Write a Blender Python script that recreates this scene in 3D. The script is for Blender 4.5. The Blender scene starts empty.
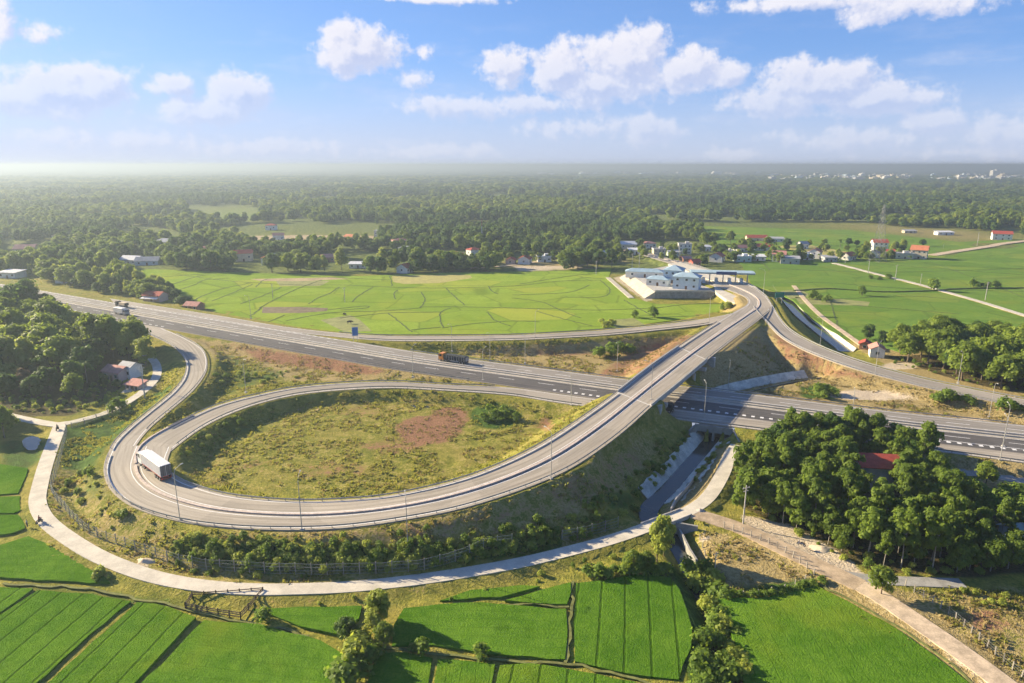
HAZE = 3.3e-4; EXPO = 1.5
import bpy, bmesh, math, random
import numpy as np
from mathutils import Vector, Matrix
random.seed(7); rng = np.random.default_rng(7)
sc = bpy.context.scene
COL = sc.collection
PI = math.pi
# ------------------------------------------------------------------ camera model
F = 1024*24/36; CX, CY = 512.0, 341.5; CAMZ = 75.0; PITCH = math.radians(14.5)
cp, sp = math.cos(PITCH), math.sin(PITCH)
def at(px, py, z=0.0):
    """a point of the photograph -> the place on the level z"""
    a = (px-CX)/F; b = (CY-py)/F
    dx, dy, dz = a, cp + b*sp, -sp + b*cp
    t = (z-CAMZ)/dz
    return (dx*t, dy*t, z)
def proj(x, y, z):
    zz = z-CAMZ
    d = y*cp - zz*sp
    d = np.where(d < 1e-3, 1e-3, d)
    u = y*sp + zz*cp
    return CX + F*x/d, CY - F*u/d
cam = bpy.data.cameras.new('camera'); camo = bpy.data.objects.new('camera', cam); COL.objects.link(camo)
cam.lens = 24; cam.sensor_width = 36; cam.clip_start = 1; cam.clip_end = 120000
camo.location = (0, 0, CAMZ); camo.rotation_euler = (PI/2-PITCH, 0, 0)
sc.camera = camo
# ------------------------------------------------------------------ materials
def new_mat(name):
    m = bpy.data.materials.new(name); m.use_nodes = True
    nt = m.node_tree; b = nt.nodes['Principled BSDF']
    b.inputs['Roughness'].default_value = .85
    b.inputs['Specular IOR Level'].default_value = .25
    return m, nt, b
class NB:
    """small node builder"""
    def __init__(s, nt): s.nt = nt
    def n(s, t, **k):
        nd = s.nt.nodes.new(t)
        for a, v in k.items(): setattr(nd, a, v)
        return nd
    def link(s, a, b): s.nt.links.new(a, b)
    def val(s, sock, v):
        if hasattr(v, 'links') or isinstance(v, bpy.types.NodeSocket): s.link(v, sock)
        else: sock.default_value = v
    def math(s, op, a, b=0.0, c=None, clamp=False):
        nd = s.n('ShaderNodeMath', operation=op, use_clamp=clamp)
        s.val(nd.inputs[0], a); s.val(nd.inputs[1], b)
        if c is not None: s.val(nd.inputs[2], c)
        return nd.outputs[0]
    def vmath(s, op, a, b=None, c=None):
        nd = s.n('ShaderNodeVectorMath', operation=op)
        s.val(nd.inputs[0], a)
        if b is not None: s.val(nd.inputs[1], b)
        if c is not None: s.val(nd.inputs[2], c)
        return nd.outputs['Value'] if op in ('LENGTH', 'DOT_PRODUCT', 'DISTANCE') else nd.outputs[0]
    def mix(s, f, a, b):
        nd = s.n('ShaderNodeMix', data_type='RGBA')
        s.val(nd.inputs[0], f); s.val(nd.inputs[6], a); s.val(nd.inputs[7], b)
        return nd.outputs[2]
    def sstep(s, x, lo, hi):
        nd = s.n('ShaderNodeMapRange', interpolation_type='SMOOTHSTEP')
        s.val(nd.inputs[0], x); s.val(nd.inputs[1], lo); s.val(nd.inputs[2], hi)
        return nd.outputs[0]
    def noise(s, vec, scale, detail=3, rough=.55, dist=0):
        nd = s.n('ShaderNodeTexNoise'); s.val(nd.inputs['Vector'], vec)
        nd.inputs['Scale'].default_value = scale; nd.inputs['Detail'].default_value = detail
        nd.inputs['Roughness'].default_value = rough; nd.inputs['Distortion'].default_value = dist
        return nd.outputs[0]
    def attr(s, name):
        return s.n('ShaderNodeAttribute', attribute_name=name)
    def pos(s): return s.n('ShaderNodeNewGeometry').outputs['Position']
    def bump(s, h, strength=.5, dist=.2):
        nd = s.n('ShaderNodeBump'); nd.inputs['Strength'].default_value = strength; nd.inputs['Distance'].default_value = dist
        s.link(h, nd.inputs['Height']); return nd.outputs[0]
def c4(c): return (c[0], c[1], c[2], 1)
MATS = {}
def plain(name, col, rough=.8, vary=.18, scale=1.5, metal=0, spec=.25):
    """solid colour with worn, uneven tint"""
    if name in MATS: return MATS[name]
    m, nt, b = new_mat(name); k = NB(nt)
    tc = k.n('ShaderNodeTexCoord').outputs['Object']
    n1 = k.noise(tc, scale, 4, .6); n2 = k.noise(tc, scale*7, 2, .6)
    f = k.math('ADD', k.math('MULTIPLY', n1, .7), k.math('MULTIPLY', n2, .3))
    f = k.sstep(f, .32, .68)
    lo = tuple(max(0, x*(1-vary)) for x in col); hi = tuple(min(.95, x*(1+vary)) for x in col)
    k.link(k.mix(f, c4(lo), c4(hi)), b.inputs['Base Color'])
    b.inputs['Roughness'].default_value = rough; b.inputs['Metallic'].default_value = metal
    b.inputs['Specular IOR Level'].default_value = spec
    MATS[name] = m; return m
def leaf_mat(name, dark, light, trans=.35):
    m, nt, b = new_mat(name); k = NB(nt)
    a = k.attr('tint').outputs['Fac']
    oi = k.n('ShaderNodeObjectInfo').outputs['Random']
    f = k.math('ADD', k.math('MULTIPLY', a, .65), k.math('MULTIPLY', oi, .35), clamp=True)
    col = k.mix(f, c4(dark), c4(light))
    k.link(col, b.inputs['Base Color']); b.inputs['Roughness'].default_value = .6
    b.inputs['Specular IOR Level'].default_value = .2
    tr = k.n('ShaderNodeBsdfTranslucent')
    k.link(k.mix(.45, col, c4((light[0]*1.5, light[1]*1.5, light[2]*.8))), tr.inputs['Color'])
    mx = k.n('ShaderNodeMixShader'); mx.inputs[0].default_value = trans
    k.link(b.outputs[0], mx.inputs[1]); k.link(tr.outputs[0], mx.inputs[2])
    k.link(mx.outputs[0], nt.nodes['Material Output'].inputs[0])
    MATS[name] = m; return m
# ------------------------------------------------------------------ object helpers
def tag(o, label=None, cat=None, group=None, kind=None):
    if label: o['label'] = label
    if cat: o['category'] = cat
    if group: o['group'] = group
    if kind: o['kind'] = kind
    return o
def empty(name, loc, rz=0.0, label=None, cat=None, group=None):
    o = bpy.data.objects.new(name, None); COL.objects.link(o)
    o.location = loc; o.rotation_euler = (0, 0, rz); o.empty_display_size = .5
    return tag(o, label, cat, group)
def mesh_obj(name, verts, faces, mat, parent=None, attrs=None, smooth=False):
    me = bpy.data.meshes.new(name)
    verts = np.asarray(verts, dtype=np.float32).reshape(-1, 3)
    if isinstance(faces, np.ndarray) and faces.ndim == 2:
        nf, w = faces.shape
        me.vertices.add(len(verts)); me.vertices.foreach_set('co', verts.ravel())
        me.loops.add(nf*w); me.loops.foreach_set('vertex_index', faces.astype(np.int32).ravel())
        me.polygons.add(nf); me.polygons.foreach_set('loop_start', np.arange(0, nf*w, w, dtype=np.int32))
        me.update(calc_edges=True)
    else:
        me.from_pydata([tuple(map(float, v)) for v in verts], [], [tuple(int(i) for i in f) for f in faces]); me.update()
    me.polygons.foreach_set('use_smooth', np.full(len(me.polygons), bool(smooth)))
    for an, (dom, data) in (attrs or {}).items():
        a = me.attributes.new(an, 'FLOAT', dom); a.data.foreach_set('value', np.asarray(data, dtype=np.float32))
    if mat: me.materials.append(mat)
    o = bpy.data.objects.new(name, me); COL.objects.link(o)
    if parent: o.parent = parent
    return o
def copy_tree(o, parent=None):
    c = o.copy(); COL.objects.link(c)
    if parent: c.parent = parent
    for ch in list(o.children): copy_tree(ch, c)
    return c
class MB:
    """collects boxes, tubes, prisms -> ONE mesh"""
    def __init__(s): s.v = []; s.f = []
    def add(s, v, f):
        n = len(s.v); s.v += [tuple(p) for p in v]; s.f += [tuple(i+n for i in q) for q in f]; return s
    def box(s, c, d, rz=0, taper=1.0):
        cx, cy, cz = c; hx, hy, hz = d[0]/2, d[1]/2, d[2]/2; co, si = math.cos(rz), math.sin(rz)
        v = []
        for z, t in ((-hz, 1), (hz, taper)):
            for x, y in ((-hx, -hy), (hx, -hy), (hx, hy), (-hx, hy)):
                x *= t; y *= t
                v.append((cx+x*co-y*si, cy+x*si+y*co, cz+z))
        return s.add(v, [(3, 2, 1, 0), (4, 5, 6, 7), (0, 1, 5, 4), (1, 2, 6, 5), (2, 3, 7, 6), (3, 0, 4, 7)])
    def tube(s, pts, rad, n=6, cap=True):
        pts = [Vector(p) for p in pts]
        if not hasattr(rad, '__len__'): rad = [rad]*len(pts)
        v = []; f = []
        for i, p in enumerate(pts):
            d = (pts[min(i+1, len(pts)-1)]-pts[max(i-1, 0)]).normalized()
            a = d.orthogonal().normalized() if abs(d.z) < .95 else Vector((1, 0, 0))
            a = (a - d*a.dot(d)).normalized(); b = d.cross(a)
            for k in range(n):
                t = 2*PI*k/n; v.append(p+(a*math.cos(t)+b*math.sin(t))*rad[i])
        for i in range(len(pts)-1):
            for k in range(n):
                f.append((i*n+k, i*n+(k+1) % n, (i+1)*n+(k+1) % n, (i+1)*n+k))
        if cap:
            f.append(tuple(range(n-1, -1, -1))); m = (len(pts)-1)*n; f.append(tuple(range(m, m+n)))
        return s.add(v, f)
    def prism(s, poly, z0, z1):
        n = len(poly); a = sum(poly[i][0]*poly[(i+1) % n][1]-poly[(i+1) % n][0]*poly[i][1] for i in range(n))
        if a < 0: poly = poly[::-1]
        v = [(p[0], p[1], z0) for p in poly]+[(p[0], p[1], z1) for p in poly]
        return s.add(v, [tuple(range(n-1, -1, -1)), tuple(range(n, 2*n))]+[(i, (i+1) % n, n+(i+1) % n, n+i) for i in range(n)])
    def profile(s, prof, x0, x1):
        """a yz outline pushed along x"""
        n = len(prof); v = [(x0, p[0], p[1]) for p in prof]+[(x1, p[0], p[1]) for p in prof]
        return s.add(v, [tuple(range(n-1, -1, -1)), tuple(range(n, 2*n))]+[(i, (i+1) % n, n+(i+1) % n, n+i) for i in range(n)])
    def build(s, name, mat, parent=None, smooth=False, bevel=0):
        o = mesh_obj(name, s.v, s.f, mat, parent, smooth=smooth)
        if bevel:
            b = o.modifiers.new('bevel', 'BEVEL'); b.width = bevel; b.segments = 1; b.limit_method = 'ANGLE'
        return o
# ------------------------------------------------------------------ curves
def spline(P, per=16):
    P = np.asarray(P, float); n = len(P)
    if n == 2:
        t = np.linspace(0, 1, per)[:, None]; return P[0]*(1-t)+P[1]*t
    Q = np.vstack([2*P[0]-P[1], P, 2*P[-1]-P[-2]]); out = []
    for i in range(n-1):
        p0, p1, p2, p3 = Q[i:i+4]
        t = np.linspace(0, 1, per, endpoint=False)[:, None]
        out.append(.5*((2*p1)+(-p0+p2)*t+(2*p0-5*p1+4*p2-p3)*t**2+(-p0+3*p1-3*p2+p3)*t**3))
    out.append(P[-1:]); return np.vstack(out)
def resample(P, step, *others):
    d = np.r_[0, np.cumsum(np.linalg.norm(np.diff(P[:, :2], axis=0), axis=1))]
    n = max(2, int(round(d[-1]/step))+1); s = np.linspace(0, d[-1], n)
    res = [np.stack([np.interp(s, d, A[:, k]) for k in range(A.shape[1])], 1) for A in (P,)+others]
    return (res[0] if not others else res), s
def smooth_line(A, it=3):
    A = A.copy()
    for _ in range(it): A[1:-1] = .25*A[:-2]+.5*A[1:-1]+.25*A[2:]
    return A
class Road:
    def __init__(s, st, step=1.5, sm=3):
        L = np.array([at(a, b, z) for a, b, c, d, z in st]); R = np.array([at(c, d, z) for a, b, c, d, z in st])
        L = spline(L); R = spline(R); C = (L+R)/2
        (C, L, R), s.s = resample(C, step, L, R)
        s.L = smooth_line(L, sm); s.R = smooth_line(R, sm); s.C = (s.L+s.R)/2
        s.hw = np.linalg.norm((s.L-s.R)[:, :2], axis=1)/2
    def center(cls, pts, hl, hr=None, step=1.5, sm=4):
        pass
    def off(s, d, side='L', dz=0.0):
        """line d metres in from one edge"""
        A, B = (s.L, s.R) if side == 'L' else (s.R, s.L)
        w = (B-A); w /= np.linalg.norm(w[:, :2], axis=1)[:, None]
        P = A+w*d; P[:, 2] += dz; return P
    def frac(s, f, dz=0.0):
        P = s.L+(s.R-s.L)*f; P[:, 2] += dz; return P
    def sub(s, i, j):
        r = Road.__new__(Road); r.L, r.R, r.C, r.hw, r.s = s.L[i:j], s.R[i:j], s.C[i:j], s.hw[i:j], s.s[i:j]; return r
def road_from_center(pts, hl, hr, step=1.5, sm=4):
    """pts (px,py,z) of the middle line; hl / hr half widths to the left / right of travel"""
    C = np.array([at(*p) for p in pts]); C = spline(C); C, s = resample(C, step); C = smooth_line(C, sm)
    T = np.gradient(C[:, :2], axis=0); T /= np.linalg.norm(T, axis=1)[:, None]
    N = np.stack([-T[:, 1], T[:, 0], np.zeros(len(T))], 1)
    r = Road.__new__(Road); r.s = s
    r.L = C+N*hl; r.R = C-N*hr; r.C = (r.L+r.R)/2; r.hw = np.full(len(C), (hl+hr)/2); return r
def ribbon(name, L, R, mat, thick=.35, kind='structure', parent=None, dz=0.0):
    n = len(L); v = np.zeros((n, 4, 3)); v[:, 0] = L; v[:, 1] = R; v[:, 2] = R; v[:, 3] = L
    v[:, :2, 2] += dz; v[:, 2:, 2] += dz-thick
    i = np.arange(n-1)*4; q = []
    for a, b in ((0, 1), (1, 2), (2, 3), (3, 0)):
        q.append(np.stack([i+b, i+a, i+4+a, i+4+b], 1))
    q.append(np.array([[0, 1, 2, 3]])); q.append(np.array([[(n-1)*4+3, (n-1)*4+2, (n-1)*4+1, (n-1)*4]]))
    w = np.linalg.norm((L-R)[:, :2], axis=1)
    C = (L+R)/2; s = np.r_[0, np.cumsum(np.linalg.norm(np.diff(C[:, :2], axis=0), axis=1))]
    U = np.stack([0*w, w, w, 0*w], 1).ravel(); V = np.repeat(s, 4); W = np.repeat(w, 4)
    o = mesh_obj(name, v.reshape(-1, 3), np.vstack(q), mat, parent, {'across': ('POINT', U), 'along': ('POINT', V), 'width': ('POINT', W)})
    if kind: o['kind'] = kind
    return o
def strip_geo(P, w, dz=0.004):
    """flat band of width w along a line"""
    T = np.gradient(P[:, :2], axis=0); T /= np.linalg.norm(T, axis=1)[:, None]+1e-9
    N = np.stack([-T[:, 1], T[:, 0], np.zeros(len(T))], 1)
    A = P+N*w/2; B = P-N*w/2; A[:, 2] += dz; B[:, 2] += dz
    return A, B
class Marks:
    def __init__(s): s.v = []; s.f = []; s.n = 0
    def line(s, P, w, on=None, off=None):
        A, B = strip_geo(P, w)
        d = np.r_[0, np.cumsum(np.linalg.norm(np.diff(P[:, :2], axis=0), axis=1))]
        for i in range(len(P)-1):
            if on and (d[i] % (on+off)) > on: continue
            s.v += [A[i], B[i], B[i+1], A[i+1]]; s.f.append((s.n, s.n+1, s.n+2, s.n+3)); s.n += 4
        return s
    def dash(s, P, w, on, off):
        Q, t = resample(P, .5); A, B = strip_geo(Q, w); k = 0; m = int(on/.5); g = int((on+off)/.5)
        while k+m < len(Q):
            ii = list(range(k, k+m+1, max(1, min(4, m))))
            for a, b in zip(ii[:-1], ii[1:]):
                s.v += [A[a], B[a], B[b], A[b]]; s.f.append((s.n, s.n+1, s.n+2, s.n+3)); s.n += 4
            k += g
        return s
    def build(s, name, mat, parent=None):
        o = mesh_obj(name, np.array(s.v), np.array(s.f), mat, parent); o['kind'] = 'structure'; return o
def wall_geo(P, w, z0, z1):
    """solid rail / wall following a line"""
    A, B = strip_geo(P, w, 0); n = len(P); v = np.zeros((n, 4, 3))
    v[:, 0] = A; v[:, 1] = B; v[:, 2] = B; v[:, 3] = A; v[:, :2, 2] += z1; v[:, 2:, 2] += z0
    i = np.arange(n-1)*4; q = [np.stack([i+b, i+a, i+4+a, i+4+b], 1) for a, b in ((0, 1), (1, 2), (2, 3), (3, 0))]
    q.append(np.array([[0, 1, 2, 3]])); q.append(np.array([[(n-1)*4+3, (n-1)*4+2, (n-1)*4+1, (n-1)*4]]))
    return v.reshape(-1, 3), np.vstack(q)
def in_poly(px, py, poly):
    r = np.zeros(px.shape, bool); n = len(poly); j = n-1
    for i in range(n):
        xi, yi = poly[i]; xj, yj = poly[j]
        if yi != yj:
            r ^= ((yi > py) != (yj > py)) & (px < (xj-xi)*(py-yi)/(yj-yi)+xi)
        j = i
    return r
# ------------------------------------------------------------------ traced layout (photo points -> ground)
ZH = 2.8
def hz(x): return ZH
M = Road([(112, 445, 172, 447, 3.4), (103, 468, 167, 463, 3.5), (109, 488, 172, 473, 3.6), (127, 504, 184, 481, 3.8), (151, 514, 200, 487, 4.0),
  (182, 522, 222, 493.5, 4.3), (218, 527, 248, 497.5, 4.6), (256, 529.5, 278, 500, 5.0), (302, 530, 310, 501, 5.3), (350, 527.5, 346, 499.5, 5.8),
  (400, 520.5, 385, 496, 6.3), (456, 510, 430, 487, 7.0), (512, 493, 475, 474, 7.6), (560, 474, 515, 457, 8.2), (592, 455, 547, 440, 8.7),
  (624, 431, 585, 415, 9.0), (652, 406, 617, 392, 9.2), (680, 383, 648, 368, 9.2), (707, 360, 678, 347, 9.0), (735, 338, 707, 328, 8.4),
  (760, 319, 733, 312.5, 7.4), (771, 308, 747, 304, 6.6), (768, 298, 745, 297, 6.0), (757, 289.5, 728, 290, 5.4), (742, 282.5, 708, 284, 4.8),
  (725, 275.5, 694, 277, 4.2), (704, 268, 682, 269, 3.6), (684, 262, 668, 263, 3.0), (664, 257, 652, 258, 2.4), (640, 250, 630, 251, 1.6)], sm=6)
A = Road([(-70, 285, -70, 279, ZH), (0, 302.5, 0, 297, ZH), (50, 311, 56, 305.5, ZH), (100, 319.5, 108, 314, ZH), (128, 326, 140, 320, ZH), (150, 335, 163, 328.5, 2.8),
  (172, 346, 188, 339.5, 2.9), (185, 360, 204, 351, 3.0), (184, 376, 207, 369, 3.1), (172, 392, 195, 388.5, 3.2), (150, 410, 174, 407.5, 3.3),
  (128, 428, 150, 428, 3.4), (112, 445, 134, 449, 3.4), (103, 468, 131, 466, 3.5), (109, 488, 139, 481, 3.6)], sm=6)
B = Road([(138, 472, 168, 466, 3.48), (135, 455, 167, 456, 3.4), (147, 440, 177, 446, 3.35), (180, 422, 205, 426, 3.2), (215, 406, 237, 411, 3.1), (256, 395, 272, 400, 3.0), (306, 386, 314, 392.5, 2.95),
  (381, 381.5, 383, 388, 2.9), (446, 384.5, 444, 390.5, 2.85), (512, 387.5, 509, 395, ZH), (560, 394, 553, 402, ZH), (620, 402, 612, 410, ZH), (690, 411, 682, 420, ZH),
  (768, 420.5, 760, 430, ZH), (850, 430, 843, 440, ZH), (918, 438, 912, 448, ZH), (1024, 450, 1018, 462, ZH), (1130, 464, 1120, 476, ZH)], sm=6)
HW = road_from_center([(-160, 257, ZH), (-60, 279, ZH), (0, 289.5, ZH), (57, 299.5, ZH), (100, 307, ZH), (140, 314, ZH), (200, 324.5, ZH), (256, 334, ZH), (343, 348.5, ZH), (416, 360.5, ZH),
  (512, 373.5, ZH), (612, 387, ZH), (687, 396.5, ZH), (768, 406.5, ZH), (893, 422.5, ZH), (1024, 437, ZH), (1150, 451, ZH), (1300, 465, ZH)], 10.5, 13.5)
C = Road([(733, 313, 722, 321, 7.6), (712, 317.5, 702, 325, 7.2), (670, 323.5, 662, 329.5, 6.2), (612, 329.5, 606, 335, 5.2), (560, 333, 556, 338, 4.7), (512, 335, 510, 340, 4.4),
  (440, 336, 440, 341, 3.9), (380, 335.5, 382, 340.5, 3.4), (330, 332, 334, 336.5, ZH), (280, 326, 284, 331, ZH), (227, 317, 231, 322, ZH), (170, 308, 174, 312.5, ZH), (110, 298.5, 114, 303, ZH)], sm=6)
D = Road([(766, 296, 747, 300, 6.1), (773, 307, 756, 311, 6.7), (781, 320, 768, 324, 6.6), (793, 332, 781, 337, 6.2), (818, 345.5, 805, 350.5, 5.4), (855, 360, 846, 366, 4.5), (893, 371, 888, 378, 3.8), (943, 383, 937, 390, 3.3),
  (1024, 399, 1018, 406.5, 3.0), (1120, 416, 1112, 424, ZH)], sm=6)
zP = .9
PATH = road_from_center([(737, 445, 1.2), (730, 455, 1.0), (722, 475, zP), (708, 497, zP), (690, 510, zP), (668, 519, zP), (617, 537.5, zP), (562, 552.5, zP), (512, 564, zP), (431, 577.5, zP), (356, 586, zP), (300, 588.5, zP), (256, 589, zP),
  (203, 585.5, zP), (152, 576, zP), (105, 559, zP), (73, 541, zP), (47, 521, zP), (37.5, 503, zP), (40, 485, zP), (47, 460, zP), (58, 430, zP), (61, 422, zP)], 1.7, 1.7, sm=2)
PATHN = road_from_center([(60, 424.5, zP-.02), (80, 420, zP), (110, 411, zP), (135, 397, zP), (150, 385, zP), (157, 374, zP), (155.5, 363, zP), (147, 355, zP), (130, 345, zP)], 1.5, 1.5, sm=2)
PATHW = road_from_center([(62, 425, zP-.03), (45, 423, zP), (20, 418, zP), (-10, 411, zP), (-40, 405, zP)], 1.6, 1.6, sm=2)
DIRT1 = road_from_center([(694, 513, zP-.02), (712, 518.5, .8), (743, 529, .6), (784, 549, .5), (830, 571, .5), (860, 585, .5)], 2.3, 2.3, sm=2)
DIRT2 = road_from_center([(853, 581.5, .48), (880, 596, .5), (905, 613, .5), (950, 644, .5), (994, 676, .5), (1030, 705, .5), (1070, 740, .5)], 2.1, 2.1, sm=2)
YARDPATH = road_from_center([(846, 575, .46), (870, 579, .4), (905, 581, .4), (935, 582, .4), (963, 583, .4)], 1.5, 1.5, sm=2)
LANE = road_from_center([(640, 250, 1.6), (600, 251.5, .6), (520, 264, .3), (470, 268, .3)], 2, 2)
FIELDP = road_from_center([(834, 263, .5), (850, 267, .5), (875, 273.5, .5), (910, 282, .5), (950, 293, .5), (985, 303, .5), (1030, 317, .5), (1100, 338, .5)], 2.0, 2.0, sm=2)
BACKP = road_from_center([(932, 255, .6), (960, 250.5, .8), (990, 246, 1), (1010, 242.5, 1), (1080, 235, 1)], 4, 4, sm=2)
SERV = road_from_center([(940, 473, .5), (970, 472, .5), (1000, 477, .5), (1060, 484, .5)], 2, 2, sm=2)
# where the deck leaves the banks
def nearest_i(road, px, py, z):
    p = np.array(at(px, py, z)); return int(np.argmin(np.linalg.norm(road.C[:, :2]-p[:2], axis=1)))
BR0 = nearest_i(M, 634, 398, 9.2); BR1 = nearest_i(M, 694, 353, 9.1)
CAN_S = [(716, 434, -2.2), (702, 451, -2.2), (687, 468, -2.2), (668, 490, -2.2), (651, 506, -2.2), (646, 517, -2.2), (656, 528, -2.2), (676, 543, -2.2), (690, 566, -2.2), (705, 594, -2), (718, 625, -1.6), (728, 660, -1.4), (738, 700, -1.2)]
CAN_M = [(812, 379, -1.8), (800, 380.5, -1.8), (770, 386, -1.8), (740, 392.5, -1.8), (722, 398, -1.8)]
CAN_N = [(780, 288, -1.6), (790, 303, -1.6), (803, 318, -1.6), (820, 332, -1.6), (838, 346, -1.6), (846, 352, -1.6)]
def wline(pts, step=1.5, sm=3):
    P = spline(np.array([at(*p) for p in pts])); P, _ = resample(P, step); return smooth_line(P, sm)
cS, cM, cN = wline(CAN_S), wline(CAN_M), wline(CAN_N)
# ------------------------------------------------------------------ terrain
def axis(lo, hi, st, far0, far1):
    mid = np.arange(lo, hi+st, st); l = [lo]; s = st
    while l[-1] > far0: s *= 1.22; l.append(l[-1]-s)
    r = [mid[-1]]; s = st
    while r[-1] < far1: s *= 1.22; r.append(r[-1]+s)
    return np.array(l[:0:-1]+list(mid)+r[1:])
xs = axis(-250, 285, 1.35, -60000, 60000); ys = axis(84, 480, 1.35, -3000, 60000)
GX, GY = np.meshgrid(xs, ys)
def vnoise(x, y, s, seed):
    """value noise for ground unevenness"""
    r = np.random.default_rng(seed); T = r.random((256, 256)); u = x/s; v = y/s
    i = np.floor(u).astype(int); j = np.floor(v).astype(int); a = u-i; b = v-j
    a = a*a*(3-2*a); b = b*b*(3-2*b); i &= 255; j &= 255; i2 = (i+1) & 255; j2 = (j+1) & 255
    return (T[j, i]*(1-a)+T[j, i2]*a)*(1-b)+(T[j2, i]*(1-a)+T[j2, i2]*a)*b
near = (GX > -300) & (GX < 330) & (GY > 60) & (GY < 560)
GZ = np.where(near, (vnoise(GX, GY, 14, 1)-.5)*.35+(vnoise(GX, GY, 4, 2)-.5)*.22-.05, -.15)
CAP = np.full(GX.shape, 1e9)
EMB = np.full(GX.shape, -1e9)
PDIST = np.full(GX.shape, 1e9)
RDIST = np.full(GX.shape, 1e9)     # distance from a traffic road's edge
def window(x, y, r):
    return (slice(np.searchsorted(xs, x-r), np.searchsorted(xs, x+r)), slice(np.searchsorted(ys, y-r), np.searchsorted(ys, y+r)))
def stamp(road, slope, shoulder=1.2, skip=(), under=.14, track=True):
    for i in range(len(road.C)):
        if any(a <= i < b for a, b in skip): continue
        x, y, z = road.C[i]; hw = road.hw[i]; r = hw+shoulder+abs(z)*slope+4
        wx, wy = window(x, y, r)
        d = np.hypot(GX[wy, wx]-x, GY[wy, wx]-y)
        e = z-under-np.maximum(0, d-hw-shoulder)/slope
        EMB[wy, wx] = np.maximum(EMB[wy, wx], e)
        CAP[wy, wx] = np.where(d < hw+shoulder, np.minimum(CAP[wy, wx], z-under), CAP[wy, wx])
        T_ = RDIST if track else PDIST
        T_[wy, wx] = np.minimum(T_[wy, wx], d-hw)
stamp(M, 1.55, skip=[(BR0, BR1)]); stamp(HW, 1.7); stamp(A, 1.6); stamp(B, 1.6); stamp(C, 1.5); stamp(D, 1.5)
iS = [i for i in range(len(PATH.C)) if np.min(np.hypot(cS[:, 0]-PATH.C[i, 0], cS[:, 1]-PATH.C[i, 1])) < 5.2 and PATH.C[i, 1] < 160]
PB0, PB1 = min(iS), max(iS)+1
for r in (PATH, PATHN, PATHW, DIRT1, DIRT2, YARDPATH, LANE, FIELDP, BACKP, SERV):
    stamp(r, 1.6, .5, skip=[(PB0, PB1)] if r is PATH else (), under=.08, track=False)
# toll station platform
ZT = 3.8
PLAT = [at(*p, ZT)[:2] for p in ((628, 272.5), (655, 292), (712, 292), (728, 291), (722, 281), (700, 272), (668, 266))]
px_, py_ = GX, GY
inpl = in_poly(GX, GY, [(p[0], p[1]) for p in PLAT])
GZ = np.maximum(GZ, EMB); GZ = np.minimum(GZ, CAP)
# rough banks
nb = (vnoise(GX, GY, 3.2, 5)-.5)*.5+(vnoise(GX, GY, 1.6, 6)-.5)*.3
rough = np.clip((RDIST-1.5)/3, 0, 1)*(RDIST < 30)*np.clip((PDIST-.8)/2, 0, 1)
GZ = np.where(near, GZ+nb*rough*.9, GZ)
def carve(P, hb, slope, deep=.3, stop=()):
    for x, y, z in P:
        wx, wy = window(x, y, hb+8)
        d = np.hypot(GX[wy, wx]-x, GY[wy, wx]-y)
        c = z-deep+np.maximum(0, d-hb-.3)/slope
        GZ[wy, wx] = np.minimum(GZ[wy, wx], c)
# the highway's culvert mouth: the canal stops at its head wall
iC = int(np.argmin(np.hypot(HW.C[:, 0]-cS[0, 0], HW.C[:, 1]-cS[0, 1])))
KEEP = GZ.copy()
carve(cS[:120], 1.7, 1.25); carve(cS[118:], 1.6, 1.0); carve(cM, 2.2, 1.2); carve(cN, 2.6, 1.3)
onroad = np.zeros(GX.shape, bool)
for r in (HW, A, B, D):
    for i in range(len(r.C)):
        x, y, z = r.C[i]; wx, wy = window(x, y, r.hw[i]+1.6)
        onroad[wy, wx] |= np.hypot(GX[wy, wx]-x, GY[wy, wx]-y) < r.hw[i]+.9
GZ = np.where(onroad, KEEP, GZ)
def ground_z(x, y):
    i = int(np.clip(np.searchsorted(xs, x)-1, 0, len(xs)-2)); j = int(np.clip(np.searchsorted(ys, y)-1, 0, len(ys)-2))
    a = (x-xs[i])/(xs[i+1]-xs[i]); b = (y-ys[j])/(ys[j+1]-ys[j])
    return float((GZ[j, i]*(1-a)+GZ[j, i+1]*a)*(1-b)+(GZ[j+1, i]*(1-a)+GZ[j+1, i+1]*a)*b)
def ground_zs(x, y):
    i = np.clip(np.searchsorted(xs, x)-1, 0, len(xs)-2); j = np.clip(np.searchsorted(ys, y)-1, 0, len(ys)-2)
    a = (x-xs[i])/(xs[i+1]-xs[i]); b = (y-ys[j])/(ys[j+1]-ys[j])
    return (GZ[j, i]*(1-a)+GZ[j, i+1]*a)*(1-b)+(GZ[j+1, i]*(1-a)+GZ[j+1, i+1]*a)*b
def on_ground(px, py):
    """photo point -> where that sight line meets the terrain"""
    z = 0.0
    for _ in range(12):
        p = at(px, py, z); z = .5*z+.5*ground_z(p[0], p[1])
    p = at(px, py, z); return (p[0], p[1], ground_z(p[0], p[1]))
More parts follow.
